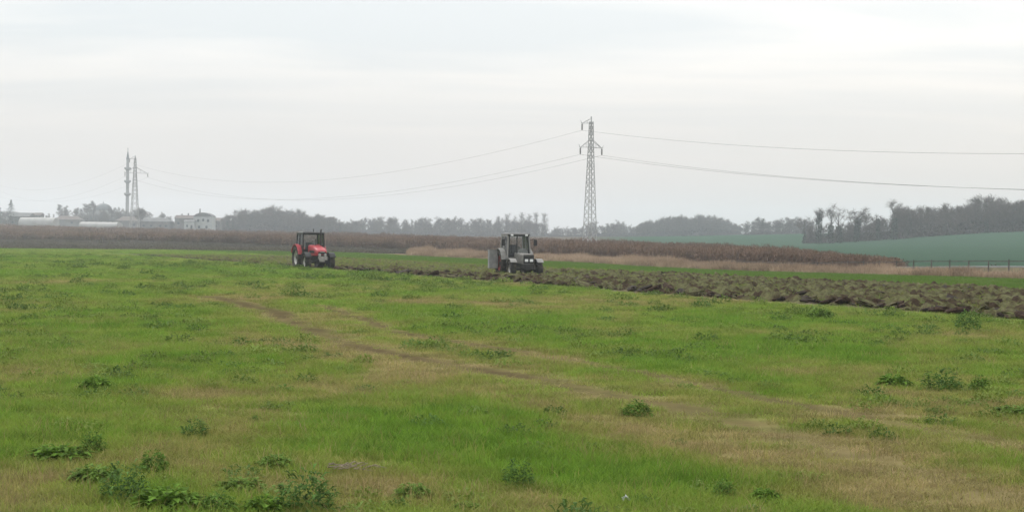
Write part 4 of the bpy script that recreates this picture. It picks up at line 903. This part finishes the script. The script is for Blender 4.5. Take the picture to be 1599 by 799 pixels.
    for k_, y0_ in (('a', yf), ('c', yb)):
        MB().bar(P[k_, -1, 0], P[k_, 1, 0], .09, .09).build('cross_bar', frame, t); MB().bar(P[k_, -1, 1], P[k_, 1, 1], .10, .09).build('cross_bar', black_m, t)
        f0 = .22 if k_ == 'a' else .2
        pane(t, [P[k_, -1, 0].lerp(P[k_, -1, 1], f0), P[k_, 1, 0].lerp(P[k_, 1, 1], f0), P[k_, 1, 0].lerp(P[k_, 1, 1], .97), P[k_, -1, 0].lerp(P[k_, -1, 1], .97)])
        pane(t, [P[k_, -1, 0], P[k_, 1, 0], P[k_, 1, 0].lerp(P[k_, 1, 1], f0), P[k_, -1, 0].lerp(P[k_, -1, 1], f0)], black_m, .03).name = 'dash_panel'
    rf = MB().loft([[(-wt - .05, yft - .12, zt + .03), (wt + .05, yft - .12, zt + .03), (wt + .05, ybt + .08, zt + .03), (-wt - .05, ybt + .08, zt + .03)], [(-wt - .05, yft - .12, zt + .09), (wt + .05, yft - .12, zt + .09), (wt + .05, ybt + .08, zt + .09), (-wt - .05, ybt + .08, zt + .09)],
                    [(-wt + .12, yft + .06, zt + .15), (wt - .12, yft + .06, zt + .15), (wt - .12, ybt - .1, zt + .15), (-wt + .12, ybt - .1, zt + .15)]]).build('roof', black_m if red else droof_m, t, .01)
    if red: MB().box((-.18, 1.0, zt + .165), (.9, .8, .05)).build('roof_hatch', greyp_m, t, .01)
    for sx in (-1, 1): MB().box((sx * wt * .7, yft - .15, zt + .02), (.16, .07, .10)).build('work_light', lamp_m if not red else iron_m, t, .01)
    se = MB(); se.box((0, 1.0, 1.32), (.46, .46, .12)); se.box((0, 1.22, 1.60), (.44, .12, .52)); se.box((0, 1.0, 1.18), (.2, .25, .2)); se.build('seat', seat_m, t, .03)
    sw = MB(); sw.tube([(0, .28, 1.2), (0, .42, 1.66)], .025, 6); c_ = Vector((0, .42, 1.67))
    sw.tube([c_ + Vector((.19 * math.cos(a), .19 * math.sin(a) * .92, -.19 * math.sin(a) * .3)) for a in np.linspace(0, 6.283, 17)], .016, 5, False); sw.bar(c_ + Vector((-.18, 0, 0)), c_ + Vector((.18, 0, 0)), .025); sw.build('steering_wheel', black_m, t)
    if red:
        MB().tube([(.40, -.35, 1.45), (.42, -.30, 1.7), (.42, -.28, 2.66), (.44, -.34, 2.74)], [.06, .055, .05, .05], 10).build('exhaust_pipe', iron_m, t); MB().tube([(.42, -.29, 1.72), (.42, -.28, 2.2)], .085, 10).build('silencer', iron_m, t)
        MB().tube([(.05, -.30, 1.55), (.05, -.28, 1.95), (.05, -.28, 2.05)], [.035, .035, .06], 8).build('air_intake', iron_m, t)
        MB().tube([(.10, .4, zt + .1), (.10, .42, zt + .36)], .03, 6).build('antenna', iron_m, t)  # thin antenna standing on the cab roof
    else:
        MB().tube([(-.30, -.45, 1.3), (-.30, -.43, 1.55), (-.30, -.42, 2.25), (-.31, -.48, 2.33)], [.045, .04, .04, .04], 8).build('exhaust_pipe', iron_m, t)
        for sx in (-1, 1):
            m_ = MB(); m_.tube([(sx * (wt + .03), yft - .02, 2.12), (sx * (wt + .28), yft - .2, 2.2), (sx * (wt + .36), yft - .2, 2.15)], .018, 6); ar = m_.build('mirror_arm', iron_m, t)
            MB().box((sx * (wt + .36), yft - .2, 1.98), (.22, .06, .36)).build('mirror', mir_m, ar, .02)
        # pale sheet metal box carried beside the left rear wheel, with its brackets
        pb = MB().box((-1.20, 1.50, .98), (.56, .34, 1.06)).build('side_box', greyp_m, t, .02)
        MB().box((-1.20, 1.50, 1.53), (.60, .38, .05)).build('lid', cream_m, pb, .008); MB().bar((-.95, 1.6, 1.25), (-.3, 1.5, 1.1), .06).bar((-.95, 1.6, .7), (-.3, 1.5, .8), .06).build('bracket', iron_m, pb)
        MB().bar((-.56, .15, 1.18), (-.62, .55, .75), .10, .16).build('side_link', dred_m, t)  # slanted red side link ahead of the rear wheel
    hi = MB(); hi.bar((-.3, 1.4, .6), (-.35, 2.1, .5), .06).bar((.3, 1.4, .6), (.35, 2.1, .5), .06).bar((0, 1.4, 1.0), (0, 2.1, .95), .05).build('rear_linkage', iron_m, t)
    return tag(t, label, 'tractor')
p = W(490, 420, 100); o = tractor('red', (p[0], p[1], T(p[0], p[1]) - .05), math.radians(25), 'red tractor with black cab working at the edge of the ploughed strip'); o.scale = (.93, .93, .95)
p = W(811, 431, 86.5); o = tractor('white', (p[0], p[1], T(p[0], p[1]) - .03), math.radians(18), 'white tractor with dark grille and two headlights on the ploughed strip'); o.scale = (.93, .93, .96)

# ------------------------------------------------------------------ haze
ZMIN = float(ZZ.min()); ZMAX = float(ZZ.max()); print('TERRAIN', ZMIN, ZMAX)
HZ_TOP = max(ZMAX, W(200, 229, 980)[2]) + 3
hz = MB(); hz.box((0, 1230, (ZMIN - 1.0 + HZ_TOP) / 2), (3920, 2790, HZ_TOP - ZMIN + 1.0)); ho = hz.build('haze', None); tag(ho, 'thin pale winter haze over the whole plain', 'haze', None, 'stuff')
hm_ = bpy.data.materials.new('winter_haze'); hm_.use_nodes = True; hn = hm_.node_tree.nodes; hn.remove(hn['Principled BSDF'])
pv = hn.new('ShaderNodeVolumePrincipled'); pv.inputs['Color'].default_value = (.84, .92, 1.0, 1); pv.inputs['Density'].default_value = HAZE_DENSITY; pv.inputs['Anisotropy'].default_value = .45
hm_.node_tree.links.new(pv.outputs[0], hn['Material Output'].inputs['Volume']); ho.data.materials.append(hm_)
